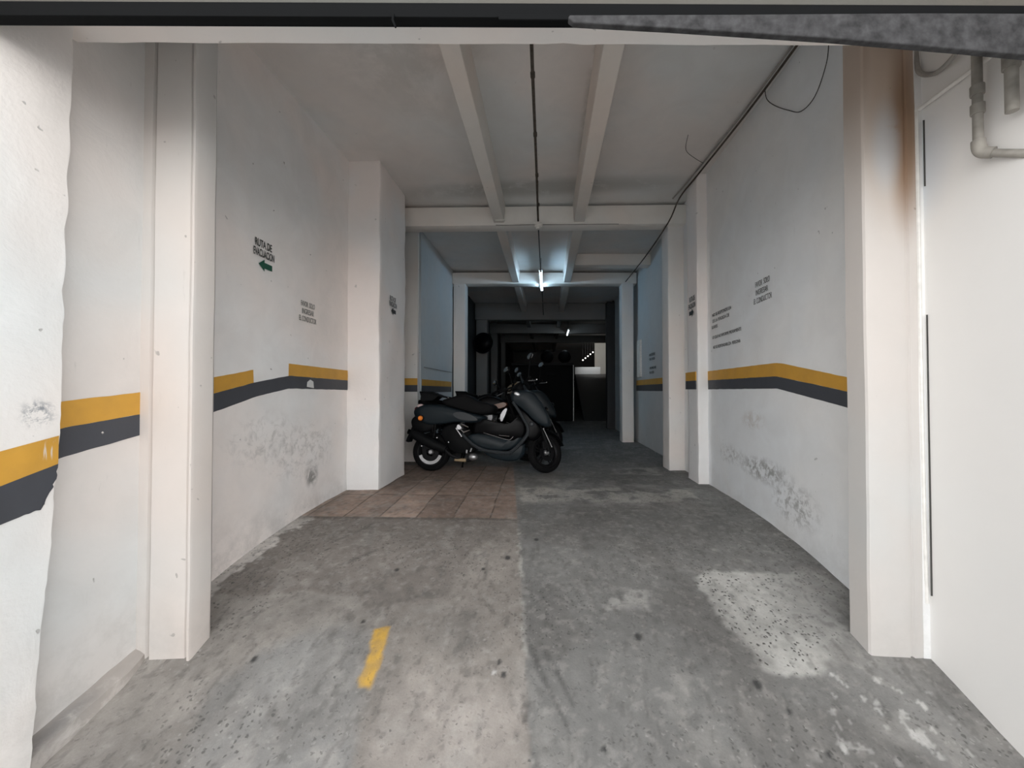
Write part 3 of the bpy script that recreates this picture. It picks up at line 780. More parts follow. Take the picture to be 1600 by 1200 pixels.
# stripe on the right pilaster
mb = MB()
yf = 4.41 - 0.012
for (za, zb, mi) in ((1.106, 1.203, 0), (1.012, 1.106, 1)):
    mb.box(1.611, 1.725, yf - .001, 4.70, za, zb, 0.03, mat=mi)
o = mb.build('stripe_band', [M['yellow'], M['black']]); tag(o, 'yellow and charcoal stripe painted round the right pilaster', 'painted stripe', kind='structure')
column('column', 'shade-painted column tight behind the left pilaster', -2.1, -1.815, Y0(-1.8, 4.68), Y0(-1.8, 4.93), -.05, 3.33, M['shade_paint'], amp=0.001)  # dark colour stands in for the shadow behind the pilaster
column('column', 'cream second right column holding the first beam', 1.535, 1.815, Y0(1.53, 5.12), Y0(1.53, 5.4), -.05, 3.10, M['column_in'], amp=0.003)
column('column', 'cream third right column holding the second beam', 1.468, 1.69, Y0(1.5, 7.82), Y0(1.5, 8.1), -.05, 3.08, M['column_in'], amp=0.003)
column('column', 'cream left column under the second beam behind the scooter', -1.79, -1.565, Y0(-1.7, 7.58), Y0(-1.7, 7.85), -.05, 3.08, M['column_in'], amp=0.003)
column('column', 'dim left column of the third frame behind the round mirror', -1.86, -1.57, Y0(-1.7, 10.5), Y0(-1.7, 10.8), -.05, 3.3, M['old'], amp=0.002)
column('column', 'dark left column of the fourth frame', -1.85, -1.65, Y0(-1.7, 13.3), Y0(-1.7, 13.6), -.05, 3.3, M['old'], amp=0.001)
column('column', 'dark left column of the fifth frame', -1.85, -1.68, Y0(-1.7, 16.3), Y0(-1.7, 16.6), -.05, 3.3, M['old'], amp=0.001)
column('column', 'dark right column of the third frame', 1.58, 1.80, Y0(1.7, 10.42), Y0(1.7, 10.7), -.05, 3.3, M['shade_paint'], amp=0.001)
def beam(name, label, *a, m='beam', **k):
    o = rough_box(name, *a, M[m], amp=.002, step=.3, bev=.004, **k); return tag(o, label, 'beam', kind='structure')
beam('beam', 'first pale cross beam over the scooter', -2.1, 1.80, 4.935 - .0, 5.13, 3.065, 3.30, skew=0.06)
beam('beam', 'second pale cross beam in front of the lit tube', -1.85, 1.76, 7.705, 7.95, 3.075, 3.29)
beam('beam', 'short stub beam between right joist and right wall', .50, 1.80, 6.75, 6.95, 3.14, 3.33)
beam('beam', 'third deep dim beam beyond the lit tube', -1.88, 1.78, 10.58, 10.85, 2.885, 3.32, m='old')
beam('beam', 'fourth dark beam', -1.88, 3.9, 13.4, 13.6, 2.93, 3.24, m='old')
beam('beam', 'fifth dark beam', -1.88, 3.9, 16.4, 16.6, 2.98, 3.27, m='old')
def joist(label, x0, x1):
    mb = MB()
    mb.quadbox([(x0, 1.7, 3.095), (x1, 1.7, 3.095), (x1, 11.0, 3.095), (x0, 11.0, 3.095), (x0 - .012, 1.7, 3.345), (x1 + .012, 1.7, 3.345), (x1 + .012, 11, 3.345), (x0 - .012, 11, 3.345)])
    o = mb.build('joist', M['joist'], bevel=.006); tag(o, label, 'joist', kind='structure')
joist('left of two long joists running back under the ceiling', -0.645, -0.518)
joist('right of two long joists running back under the ceiling', 0.350, 0.480)
for y in (14.0, ):
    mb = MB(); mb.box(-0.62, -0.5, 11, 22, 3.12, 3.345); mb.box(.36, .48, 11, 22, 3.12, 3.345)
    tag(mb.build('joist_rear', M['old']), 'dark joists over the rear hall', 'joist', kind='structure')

# entrance lintel and header
mb = MB()
n = 46; rows = []
for i in range(n + 1):
    x = -1.99 + 3.8 * i / n
    yb = 1.46 + .09 * (x + 1.93); yf = yb - .15
    rag = .004 * noise.noise(Vector((x * 14, 1, 1))) + .006 * noise.noise(Vector((x * 4, 4, 1))) + (.012 if .0 < x < .12 else 0)
    z = 2.44
    rows.append([(x, yf, z + .9), (x, yf, z + .02), (x, yf + .015, z), (x, yb - .02, z - .001), (x, yb + rag * .5, z + rag), (x, yb + .02, z + .03), (x, yb + .12, z + .35), (x, yb + .16, z + .92)])
mb.rings(rows)
o = mb.build('lintel', plaster('lintel_paint', (0.86, 0.84, 0.815), bump=0.15, scuff=0.25, mottle=.04), sharp=40); tag(o, 'pale plastered lintel across the entrance', 'lintel', kind='structure')
mb = MB(); mb.quadbox([(-3.2, 1.285 - .288, 2.247), (3.2, 1.285 + .288, 2.247), (3.2, 1.30 + .288, 2.247), (-3.2, 1.30 - .288, 2.247), (-3.2, 1.285 - .288, 3.6), (3.2, 1.285 + .288, 3.6), (3.2, 1.36 + .288, 3.6), (-3.2, 1.36 - .288, 3.6)]); mb.box(-3.2, 3.2, 1.37, 1.9, 3.0, 3.62, 0.09)
o = mb.build('header_wall', M['concrete']); tag(o, 'rough concrete header above the dark steel bar', 'header', kind='structure')
mb = MB(); mb.box(-1.9, 1.78, 1.262, 1.30, 2.20, 2.2465, 0.09); mb.box(-.15, .10, 1.255, 1.263, 2.187, 2.204, .09)
o = mb.build('shutter_rail', M['steel_dark'], bevel=.002); tag(o, 'dark steel rail across the top of the entrance', 'rail', kind='structure')
mb = MB()
pts = [(0.075, 2.174), (0.07, 2.164), (0.088, 2.150), (0.4, 2.134), (0.9, 2.103), (1.3, 2.070), (1.75, 2.03), (1.75, 2.185), (1.2, 2.185), (0.6, 2.178)]
A_ = []
mb.prism(pts, 0, .022)
for v in mb.bm.verts: v.co.y += 1.225 + .09 * v.co.x
o = mb.build('bent_steel_strip', M['steel_rust'], bevel=.004); tag(o, 'bent grey weathered steel strip hanging below the right half of the rail', 'steel strip')
mb = MB(); mb.tube([(-.485, 1.215, 2.205), (-.487, 1.213, 2.185), (-.475, 1.208, 2.155)], [.004, .004, .003], 6)
o = mb.build('nail', M['steel_dark']); tag(o, 'bent nail poking down from the dark steel rail', 'nail')

# street-side facade mass outside the frame
mb = MB(); mb.box(1.76, 5, 0.3, 1.9, -.75, 5); mb.box(-6, -3.1, .45, 1.2, -.75, 5); mb.box(-6, 5, 1.45, 1.8, 3.5, 6)
tag(mb.build('facade', M['wall_outer']), 'plastered street facade round the entrance', 'facade', kind='structure')
mb = MB(); mb.box(-3.2, -1.97, .9, 1.74, 2.42, 3.5)
tag(mb.build('wall_left_upper', M['recess']), 'plaster above the left recess', 'wall', kind='structure')

# ------------------------------------------------------------------ writing on the walls
def text_mesh(name, s, size, mat, M4, parent, xs=0.62, group=None, bold=0.0):
    cu = bpy.data.curves.new(name, 'FONT'); cu.body = s; cu.size = size; cu.align_x = 'CENTER'; cu.align_y = 'CENTER'
    cu.extrude = 0.0004; cu.offset = bold; cu.space_line = 1.0
    tmp = bpy.data.objects.new(name, cu); COL.objects.link(tmp)
    bpy.context.view_layer.update()
    me = bpy.data.meshes.new_from_object(tmp.evaluated_get(bpy.context.evaluated_depsgraph_get()))
    bpy.data.objects.remove(tmp); bpy.data.curves.remove(cu)
    me.name = name
    me.transform(M4 @ Matrix.Diagonal((xs, 1, 1, 1)))
    me.materials.clear(); me.materials.append(mat)
    o = bpy.data.objects.new(name, me); link(o, parent)
    return o
def on_left(x, y, z):   # reads along -Y... seen from +X side: text right = -Y?  viewer looks to -X, right hand is +Y
    return Matrix(((0, 0, 1, x), (1, 0, 0, y), (0, 1, 0, z), (0, 0, 0, 1)))
def on_right(x, y, z):  # viewer looks to +X, right hand is -Y
    return Matrix(((0, 0, -1, x), (-1, 0, 0, y), (0, 1, 0, z), (0, 0, 0, 1)))
mb = MB(); mb.prism([(3.16, 1.03), (3.25, 1.02), (3.24, 1.075), (3.20, 1.09), (3.165, 1.07)], -1.992, -1.984, axis='x'); mb.build('plaster_patch', M['recess'], bpy.data.objects['wall_left'])
wl = bpy.data.objects['wall_left']; wr = bpy.data.objects['wall_right']
def arrow(name, w, h, M4, mat, parent):
    mb = MB()
    p = [(-w / 2, 0), (-w * .08, h / 2), (-w * .08, h * .24), (w / 2, h * .24), (w / 2, -h * .24), (-w * .08, -h * .24), (-w * .08, -h / 2)]
    mb.prism(p, 0, .0008, axis='z'); mb.xform(M4)
    return mb.build(name, mat, parent)
XL = -1.990; XR = 1.722
text_mesh('stencil_text', 'RUTA DE', 0.075, M['ink'], on_left(XL, 2.635, 2.028), wl, .55, bold=.0012)
text_mesh('stencil_text', 'EVACUACION', 0.075, M['ink'], on_left(XL, 2.642, 1.962), wl, .44, bold=.0012)
arrow('painted_arrow', .135, .085, on_left(XL, 2.655, 1.886), M['green'], wl)
for i, (s, w) in enumerate((('FAVOR  SOLO', .50), ('INGRESAR', .58), ('EL CONDUCTOR', .50))):
    text_mesh('stencil_text', s, 0.062, M['ink_faded'], on_left(XL, 3.165, 1.715 - i * .062), wl, w, bold=.0006)
    text_mesh('stencil_text', s, 0.066, M['ink'], on_right(XR, 3.315 + .01 * (i == 1), 1.865 - i * .067), wr, w + .02, bold=-.0006)
def left_lines(lines, y, z, dz, size, xs, x, parent, mat):
    for i, s in enumerate(lines):
        if not s: continue
        w = len(s) * size * .62 * xs
        text_mesh('stencil_text', s, size, mat, on_right(x, y - w / 2, z - i * dz), parent, xs)
left_lines(['NO SE RESPONDE LA', 'DE LA PERDIDA DE', 'LLAVES'], 4.30, 1.775, .062, .047, .95, XR, wr, M['ink'])
left_lines(['LO QUE NO INFORME PREVIAMENTE', '', 'NO SE RESPONSABILIZA  PERSONA'], 4.30, 1.545, .052, .043, .86, XR, wr, M['ink'])
# evacuation marks on the pilasters
pl = bpy.data.objects['pilaster']; pr = bpy.data.objects['pilaster.001']
xp = -1.667
text_mesh('stencil_text', 'RUTA DE', .075, M['ink'], on_left(xp, 4.20, 1.995), pl, .55, bold=.001)
text_mesh('stencil_text', 'EVACUACION', .075, M['ink'], on_left(xp, 4.21, 1.935), pl, .44, bold=.001)
arrow('painted_arrow', .13, .085, on_left(xp, 4.22, 1.865), M['ink'], pl)
xq = 1.612
text_mesh('stencil_text', 'RUTA DE', .08, M['ink'], on_right(xq, 4.53, 2.01), pr, .5, bold=.001)
text_mesh('stencil_text', 'EVACUACION', .08, M['ink'], on_right(xq, 4.54, 1.935), pr, .40, bold=.001)
arrow('painted_arrow', .13, .09, on_right(xq, 4.55, 1.86) @ Matrix.Diagonal((-1, 1, 1, 1)), M['ink'], pr)
wrr = bpy.data.objects['wall_right_rear']
left_lines(['NO SE RESPONDE', 'POR LA PERDIDA', '', 'NO SE DEJE LLAVES', 'EN LA CASETA'], 7.0, 1.60, .075, .06, .75, 1.770, wrr, M['ink'])

# ------------------------------------------------------------------ services
# threaded pipe along the middle of the ceiling
t = thing('ceiling_pipe', 'dark pipe along the middle of the ceiling feeding the tube lamp', 'pipe', (0, 0, 0))
mb = MB(); mb.tube([(-.078, 1.75, 3.12), (-.085, 2.5, 3.105), (-.086, 3.6, 3.10), (-.092, 4.86, 3.085)], .0115, 8)
for i in range(5):
    y = 2.0 + i * .62; mb.lathe([(.012, -.02), (.016, -.02), (.016, .02), (.012, .02)], (-.085, y, 3.108), 'y', 10)
mb.build('pipe_run', M['conduit_dark'], t)
mb = MB(); mb.tube([(-.092, 4.97, 3.058), (-.09, 6.0, 3.052), (-.088, 6.74, 3.045)], .008, 6)
mb.build('cable_run', M['cable'], t)
mb = MB(); mb.tube([(-.076, 8.05, 3.03), (-.07, 9.2, 3.04), (-.06, 10.5, 3.0)], .010, 6); mb.build('rear_cable_run', M['cable'], t)
for y in (2.2, 3.4, 4.4):
    mb = MB(); mb.tube([(-.085, y, 3.11), (-.085, y, 3.34)], .004, 6); mb.build('hanger', M['conduit_dark'], t)
t = thing('junction_box', 'white round lamp holder on the first beam at the pipe end', 'lamp holder', (-.092, 4.88, 3.066))
mb = MB(); mb.box(-.055, .055, -.05, .05, -.03, 0.0); mb.build('box_body', M['porcelain'], t, bevel=.004)
mb = MB(); mb.lathe([(0, -.075), (.025, -.075), (.03, -.055), (.045, -.05), (.048, -.03), (.0, -.03)], (0, 0, 0), 'z', 20); mb.build('holder', M['porcelain'], t)
mb = MB(); mb.tube(spline([(-.14, 4.90, 3.058), (-.5, 4.885, 3.056), (-.62, 4.88, 3.06)], 4), .006, 6); mb.tube([(-.04, 4.91, 3.058), (.9, 4.97, 3.057)], .005, 6)
o = mb.build('conduit', M['conduit']); tag(o, 'thin grey conduit along the underside of the first beam', 'conduit')
mb = MB(); mb.box(-.62, -.50, 4.80, 4.83, 3.083, 3.094); o = mb.build('lamp_clip', M['porcelain']); tag(o, 'small white clip under the left joist at the first beam', 'clip')
# tube lamps
def tube_lamp(label, a, b, m='tube', r=.016):
    a = Vector(a); b = Vector(b)
    t = thing('tube_lamp', label, 'tube lamp', a, group=None)
    d = b - a
    mb = MB(); mb.tube([(0, 0, 0), tuple(d)], r, 14); mb.build('glass_tube', M[m], t)
    mb = MB(); mb.box(-.03, .03, -.03, d.length + .03, .020, .036)
    mb.build('housing', M['conduit'], t, bevel=.004)
    for k in (0, 1):
        mb = MB(); p = d * k; mb.box(p.x - .02, p.x + .02, p.y - .015 + (.02 if k else -.02), p.y + .015 + (.02 if k else -.02), -.022 + p.z, .019 + p.z); mb.build('end_socket', M['porcelain'], t)
    return t
tube_lamp('lit bluish-white tube lamp hanging before the second beam', (-.087, 6.78, 3.035), (-.077, 8.0, 3.035))
tube_lamp('small distant lit tube lamp in the dark rear hall', (.712, 12.35, 2.88), (.722, 13.58, 2.88), 'tube_far', .011)
for x, y0_, y1_, z0_, lab in ((.717, 12.6, 13.3, 2.917, 'distant'), (-.085, 7.0, 7.62, 3.072, 'nearer')):
    for y, w_ in ((y0_, 'front'), (y1_, 'rear')):
        mb = MB(); mb.tube([(x, y, z0_), (x, y, 3.34)], .004, 6)
        o = mb.build('lamp_hanger', M['cable']); tag(o, '%s thin rod holding the %s tube lamp' % (w_, lab), 'hanger rod')
# conduit along the right ceiling edge
t = thing('wall_conduit', 'dark conduit bundle running along the top of the right wall', 'conduit')
mb = MB(); mb.tube(spline([(1.665, 1.8, 3.30), (1.665, 3.2, 3.295), (1.62, 4.3, 3.30), (1.56, 4.75, 3.25), (1.50, 5.0, 3.06), (1.52, 6.2, 3.05), (1.5, 7.6, 3.05)], 5), .0085, 8); mb.build('pipe_run', M['conduit_dark'], t)
mb = MB(); mb.tube(spline([(1.645, 1.8, 3.315), (1.645, 3.2, 3.312), (1.59, 4.3, 3.318), (1.53, 4.9, 3.315)], 5), .008, 8); mb.build('thin_run', M['conduit'], t)
mb = MB(); mb.tube(spline([(1.70, 2.42, 3.20), (1.700, 2.50, 3.12), (1.712, 2.55, 3.00), (1.715, 2.66, 2.88), (1.715, 2.80, 2.88), (1.712, 2.93, 2.98), (1.69, 3.05, 3.10), (1.67, 3.12, 3.2), (1.665, 3.14, 3.29)], 5), .003, 6)
mb.build('loose_cable', M['cable'], t)
mb = MB(); mb.tube(spline([(1.30, 3.72, 3.338), (1.36, 3.95, 3.336), (1.50, 4.1, 3.335), (1.6, 4.15, 3.31)], 5), .0025, 6)
o = mb.build('cable', M['cable']); tag(o, 'short thin wire stapled to the ceiling beside the conduit', 'wire')
# pipes on the outer right wall
t = thing('wall_conduit', 'white conduit climbing from the corner along the outer right wall', 'conduit')
mb = MB(); mb.tube(spline([(1.745, 2.015, 2.75), (1.745, 2.012, 2.36), (1.746, 2.0, 2.325), (1.746, 1.96, 2.318), (1.746, 1.6, 2.315), (1.746, 1.0, 2.31)], 5), .010, 10); mb.build('pipe_run', M['white_pvc'], t)
mb = MB(); mb.tube(spline([(1.742, 2.005, 2.62), (1.738, 1.985, 2.49), (1.735, 1.92, 2.425), (1.73, 1.86, 2.41), (1.72, 1.78, 2.43), (1.70, 1.70, 2.50), (1.68, 1.6, 2.62)], 5), .010, 10); mb.build('sagging_hose', M['conduit'], t)
t = thing('drain_pipe', 'dirty grey pipe with couplings and an elbow on the outer right wall', 'pipe')
def drop(x, y, z0, z1, r):
    mb = MB(); mb.tube([(x, y, z0), (x, y, z1)], r, 14); return mb
drop(1.70, 1.70, 1.955, 2.45, .0155).build('pipe_run', M['pvc'], t)
for zz in (2.165, 2.09):
    mb = MB(); mb.tube([(1.70, 1.70, zz), (1.70, 1.70, zz + .04)], .021, 14); mb.build('coupling', M['pvc'], t, bevel=.002)
mb = MB(); mb.tube(spline([(1.70, 1.70, 1.985), (1.70, 1.698, 1.955), (1.705, 1.692, 1.935), (1.712, 1.68, 1.925), (1.72, 1.667, 1.917)], 4), .021, 14); mb.build('elbow', M['pvc'], t)
mb = MB(); mb.tube([(1.71, 1.684, 1.926), (1.765, 1.59, 1.864)], .0145, 14); mb.build('cross_run', M['pvc'], t)
t = thing('drain_pipe', 'second darker pipe cut off at the edge of the outer right wall', 'pipe')
drop(1.70, 1.585, 2.02, 2.4, .018).build('pipe_run', M['pvc'], t)
drop(1.70, 1.585, 2.18, 2.4, .024).build('coupling', M['pvc'], t)
# light switch box trunking on the rear right wall
mb = MB(); mb.box(1.745, 1.779, 7.55, 7.82, 1.25, 1.95); o = mb.build('meter_box', M['white_pvc'], bevel=.005); tag(o, 'narrow pale box on the bluish right wall near the third column', 'box')
mb = MB(); mb.box(-1.803, -1.792, 5.75, 7.5, 1.34, 1.348); o = mb.build('wall_seam', M['old']); tag(o, 'thin level seam on the bluish left wall above the stripe', 'seam', kind='structure')

# round mirror on the third left column
t = thing('round_mirror', 'round dark convex mirror fixed high on the dim third left column', 'mirror', (-1.63, 10.20, 2.235), (0, 0, R(-12)))
mb = MB(); mb.lathe([(0.0, -.10), (.09, -.092), (.16, -.07), (.215, -.035), (.235, 0.0)], (0, 0, 0), 'y', 32); mb.build('dome', M['gloss_black'], t)
mb = MB(); mb.lathe([(.23, -.012), (.26, -.02), (.272, 0.0), (.26, .02), (.10, .05), (0, .055)], (0, 0, 0), 'y', 32); mb.build('rim', M['matt_black'], t)
mb = MB(); mb.tube([(0, .05, 0), (0.02, .2, 0), (-.05, .26, 0)], .02, 8); mb.box(-.09, -.01, .26, .31, -.08, .08); mb.build('bracket', M['dark_metal'], t)

# ------------------------------------------------------------------ rear hall
t = thing('booth', 'dark cabinet-like booth closing the left of the rear hall', 'booth', (-.1, 13.0, 0))
mb = MB(); mb.box(-1.0, 0.98, 0.03, .75, 0, 1.82); mb.build('body', M['matt_black'], t, bevel=.01)
mb = MB(); mb.box(-1.03, 1.0, -.02, .78, 1.82, 1.9); mb.build('top', M['dark_metal'], t, bevel=.006)
mb = MB(); mb.box(-.35, .92, 0.0, .03, .06, 1.74); mb.build('door', M['matt_black'], t, bevel=.006)
mb = MB(); mb.tube([(.12, -.03, 1.52), (.40, -.03, 1.52)], .013, 8); mb.build('handle', M['dark_metal'], t)
mb = MB(); mb.box(.985, 1.0, -.012, .02, 0, 1.82); mb.build('edge_strip', M['alu'], t)
for k, (x, lab) in enumerate(((.04, 'round dark bundle on the booth, nearer its middle'), (.62, 'round dark bundle on the booth, nearer its metal-edged corner'))):
    t = thing('bundle', lab, 'bundle', (x, 13.3, 1.905))
    mb = MB(); mb.ball((0, 0, .21), .21, 1.05, .8, .98); mb.build('bag', M['matt_black'], t)
    mb = MB(); mb.tube(spline([(-.08, 0, .385), (0, 0, .42), (.08, 0, .385)], 4), .018, 8); mb.build('top_glint', M['alu'], t)  # bright metal arc stands in for the highlight on top
# ramp to the upper level
mb = MB(); mb.prism([(13.2, 0), (17.2, 1.70), (22.9, 1.70), (22.9, 1.5), (17.2, 1.5), (13.2, -.05)], 1.25, 3.95, axis='x')
o = mb.build('ramp', M['shade_paint']); tag(o, 'dark concrete ramp climbing to the upper level', 'ramp', kind='structure')
mb = MB(); mb.box(1.25, 2.32, 17.2, 17.35, 1.70, 2.0); o = mb.build('parapet', plaster('parapet_paint', (.7, .72, .74))); tag(o, 'low white parapet at the top of the ramp', 'parapet', kind='structure')
mb = MB(); mb.box(2.3, 3.95, 19.0, 19.15, 1.7, 3.34); o = mb.build('wall_upper', plaster('upper_wall_paint', (.72, .69, .64))); tag(o, 'lit white wall on the upper level', 'wall', kind='structure')
for k in range(5):
    t_ = thing('wall_lamp', ('lowest', 'second lowest', 'middle', 'second highest', 'highest')[k] + ' of five small round lamps rising in a row above the white parapet', 'lamp', (1.62 + .11 * k, 17.6 + .02 * k, 2.33 + .088 * k), group='small lamps above the ramp')
    mb = MB(); mb.ball((0, 0, 0), .028, seg=12); mb.build('bulb', M['lamp'], t_)
    mb = MB(); mb.tube([(0, .02, 0), (0, .07, 0), (0, .07, 1.01 - .088 * k)], .008, 6); mb.build('stem', M['dark_metal'], t_)
ld = bpy.data.lights.new('upper_level_lamp', 'SPOT'); ld.energy = 26; ld.spot_size = R(115); ld.spot_blend = .5; ld.shadow_soft_size = .08; ld.color = (1, .96, .9)
lo = bpy.data.objects.new('upper_level_lamp', ld); lo.location = (2.0, 16.68, 2.9); lo.rotation_euler = (R(58), 0, R(-8)); link(lo)
tag(lo, 'lamp lighting the upper level behind the ramp', 'lamp')

# ------------------------------------------------------------------ motorcycles
U = 1 / 129.0
def up_(pts, it=2): return smooth_loop([(a * U, b * U) for a, b in pts], it)

def wheel(parent, c, r, w, M4=None, name='wheel', rim_r=0.155, spokes=5, disc=True):
    """tyre with rim, hub and brake disc as its own pieces"""
    def fin(mb, nm, m, par):
        if M4 is not None: mb.xform(M4)
        return mb.build(nm, m, par)
    mb = MB()
    prof = []
    for k in range(15):
        a = -math.pi * .62 + math.pi * 1.24 * k / 14
        prof.append((r - .045 + .045 * math.cos(a) ** 1 if abs(a) < math.pi / 2 else r - .045 + .055 * math.cos(a), w * math.sin(a)))
    prof = [(rim_r + .012, -w * .72)] + prof[1:-1] + [(rim_r + .012, w * .72)]
    mb.lathe(prof, c, 'y', 48, closed=True)
    ty = fin(mb, name, M['rubber'], parent)
    mb = MB(); mb.lathe([(rim_r + .018, -w * .7), (rim_r, -w * .66), (rim_r - .018, -w * .35), (rim_r - .02, w * .35), (rim_r, w * .66), (rim_r + .018, w * .7)], c, 'y', 48, closed=True)
    for k in range(spokes):
        a = 2 * math.pi * k / spokes + .3
        for da in (-.13, .13):
            p0 = (c[0] + .03 * math.cos(a + da * 2), c[1], c[2] + .03 * math.sin(a + da * 2)); p1 = (c[0] + (rim_r - .01) * math.cos(a + da), c[1], c[2] + (rim_r - .01) * math.sin(a + da))
            mb.tube([p0, p1], [.013, .009], 8)
    fin(mb, 'rim', M['dark_metal'], ty)
    mb = MB(); mb.lathe([(0, -.06), (.022, -.06), (.034, -.045), (.036, .045), (.022, .06), (0, .06)], c, 'y', 24); fin(mb, 'hub', M['alu'], ty)
    if disc:
        mb = MB(); mb.lathe([(.055, -.052), (.105, -.052), (.105, -.048), (.055, -.048)], c, 'y', 36, closed=True); fin(mb, 'brake_disc', M['dark_metal'], ty)
    return ty

def make_scooter(label):
    t = thing('scooter', label, 'scooter')
    # steering: the bars and front wheel are turned away from the street
    head = Vector((152 * U, 0, 118 * U)); foot = Vector((180 * U, 0, 32 * U))
    ax = (head - foot).normalized()
    S = Matrix.Translation(head) @ Matrix.Rotation(R(38), 4, ax) @ Matrix.Translation(-head)
    rc = (0, 0, .235)
    wheel(t, rc, .237, .058, name='wheel', rim_r=.158)
    wheel(t, (182 * U, 0, .24), .243, .052, S, name='wheel', rim_r=.165)
    # rear rim highlight, laid on as an arc of bright metal
    mb = MB(); mb.lathe([(.112, -.064), (.150, -.066), (.152, -.060), (.112, -.058)], rc, 'y', 40, closed=True)
    for v in mb.bm.verts: pass
    geom = [f for f in mb.bm.faces if f.calc_center_median().z > rc[2] - .045]
    bmesh.ops.delete(mb.bm, geom=geom, context='FACES')
    mb.build('rim_glint', M['alu'], t)
    # front fork legs, fender, caliper
    for s in (-1, 1):
        mb = MB(); mb.tube([(160 * U, s * .085, 92 * U), (172 * U, s * .085, 62 * U)], .019, 12); mb.tube([(172 * U, s * .085, 62 * U), (183 * U, s * .085, 32 * U)], .024, 12); mb.xform(S)
        mb.build('fork_leg', M['matt_black'], t)
    mb = MB(); mb.tube([(172.0 * U, -.112, 66 * U), (186 * U, -.112, 38 * U)], .006, 8); mb.ball((172 * U, -.112, 66 * U), .011); mb.xform(S); mb.build('brake_line', M['alu'], t)
    mb = MB(); mb.box(170 * U, 179 * U, -.105, -.06, 36 * U, 47 * U); mb.xform(S); mb.build('caliper', M['dark_metal'], t, bevel=.006)
    mb = MB()
    rs = []
    for k in range(17):
        a = R(18) + R(150) * k / 16
        c_, s_ = math.cos(a), math.sin(a)
        rs.append([(182 * U + rr * c_, yy, .24 + rr * s_) for rr, yy in ((.252, -.075), (.272, -.06), (.282, -.03), (.285, 0), (.282, .03), (.272, .06), (.252, .075), (.268, .0))])
    mb.rings(rs); mb.xform(S); mb.build('front_fender', M['matt_black'], t)
    # front cowl
    mb = MB(); mb.puff(up_([(129, 127), (141, 130), (153, 130), (164, 126), (174, 115), (181, 103), (188, 92), (192, 81), (193, 71), (185, 70), (176, 73), (163, 82), (155, 91), (147, 98), (140, 104), (131, 109), (127, 118)]), .205, .22, 11)
    cowl = mb.build('front_cowl', M['bluegrey'], t, sharp=60)
    mb = MB(); mb.ball((139.5 * U, -.205, 122 * U), .033, 1.15, .22, .62); mb.xform(Matrix.Translation((139.5 * U, 0, 122 * U)) @ Matrix.Rotation(R(22), 4, 'Y') @ Matrix.Translation((-139.5 * U, 0, -122 * U))); mb.build('badge', M['badge'], cowl)
    mb = MB(); mb.tube([(174.5 * U, -.178, 103 * U), (177.5 * U, -.174, 97 * U)], .008, 8); mb.build('small_badge', M['badge'], cowl)
    mb = MB(); mb.ball((162 * U, -.196, 76 * U), .028, 1, .35, 1); mb.build('round_cap', M['trimgrey'], cowl)
    # headlights
    for s in (-1, 1):
        mb = MB(); mb.ball((184 * U, s * .085, 98 * U), .06, .5, 1.1, .7); mb.build('headlight', M['smoke'], cowl)
    # inner shield
    mb = MB(); mb.puff(up_([(130, 112), (140, 104), (155, 92), (163, 82), (176, 73), (178, 62), (170, 50), (158, 48), (153, 62), (153, 76), (147, 92), (137, 103)]), .185, .2, 9); mb.build('inner_shield', M['gloss_black'], t, sharp=60)
    # side trim sweeping round the footboard, both sides
    path = [(133, 110), (141, 98), (150, 83), (156, 71), (155, 60), (147, 49), (136, 38), (127, 32.5), (112, 33), (89, 36), (74, 43), (63, 52), (55, 60)]
    for s in (-1, 1):
        mb = MB(); pp = spline([(a * U, s * (.205 if 30 < a < 150 else .19), b * U) for a, b in path], 5)
        rr = [.016 + .006 * math.sin(math.pi * i / (len(pp) - 1)) for i in range(len(pp))]
        mb.tube(pp, rr, 8); mb.build('side_trim', M['trimgrey'], t)
    # centre tunnel and footboards
    mb = MB(); mb.puff(up_([(72, 87), (92, 82), (112, 76), (130, 76), (143, 90), (152, 84), (155, 60), (138, 44), (92, 48), (66, 58)]), .115, .12, 7); mb.build('tunnel', M['gloss_black'], t, sharp=60)
    for s in (-1, 1):
        mb = MB(); mb.puff(up_([(58, 58), (80, 62), (98, 58), (128, 51), (140, 50), (150, 58), (146, 48), (128, 34), (92, 36), (72, 44)]), .06, .2, 7, yc=s * .15); mb.build('footboard', M['bluegrey'], t, sharp=60)
        mb = MB(); mb.tube(spline([(88 * U, s * .19, 62 * U), (104 * U, s * .195, 57.5 * U), (120 * U, s * .197, 53 * U), (129 * U, s * .197, 52 * U), (134 * U, s * .19, 57 * U)], 4), .0045, 6)
        mb.tube([(112 * U, s * .19, 58.5 * U), (128 * U, s * .192, 57.0 * U)], .004, 6); mb.build('footboard_glint', M['chrome'], t)  # bright strips stand in for highlights along the footboard
    mb = MB(); mb.puff(up_([(74, 42), (89, 35), (125, 30), (138, 36), (156, 50), (153, 32), (144, 19), (122, 17), (92, 24)]), .15, .25, 9); mb.build('belly_panel', M['bluegrey'], t, sharp=60)
    # seat and tail
    mb = MB(); mb.puff(up_([(15, 113), (30, 117), (46, 122), (60, 122), (70, 117), (80, 110), (96, 108), (106, 104), (108, 95), (94, 88), (66, 92), (38, 100), (20, 105)]), .155, .28, 11); mb.build('seat', M['seat'], t, sharp=60)
    mb = MB(); mb.puff(up_([(-30, 92), (-27, 101), (-14, 108), (20, 106), (44, 100), (68, 93), (94, 87), (84, 78), (66, 76), (48, 78), (34, 76), (12, 73), (-6, 73), (-22, 80)]), .165, .3, 11); tail = mb.build('tail_cowl', M['bluegrey'], t, sharp=60)
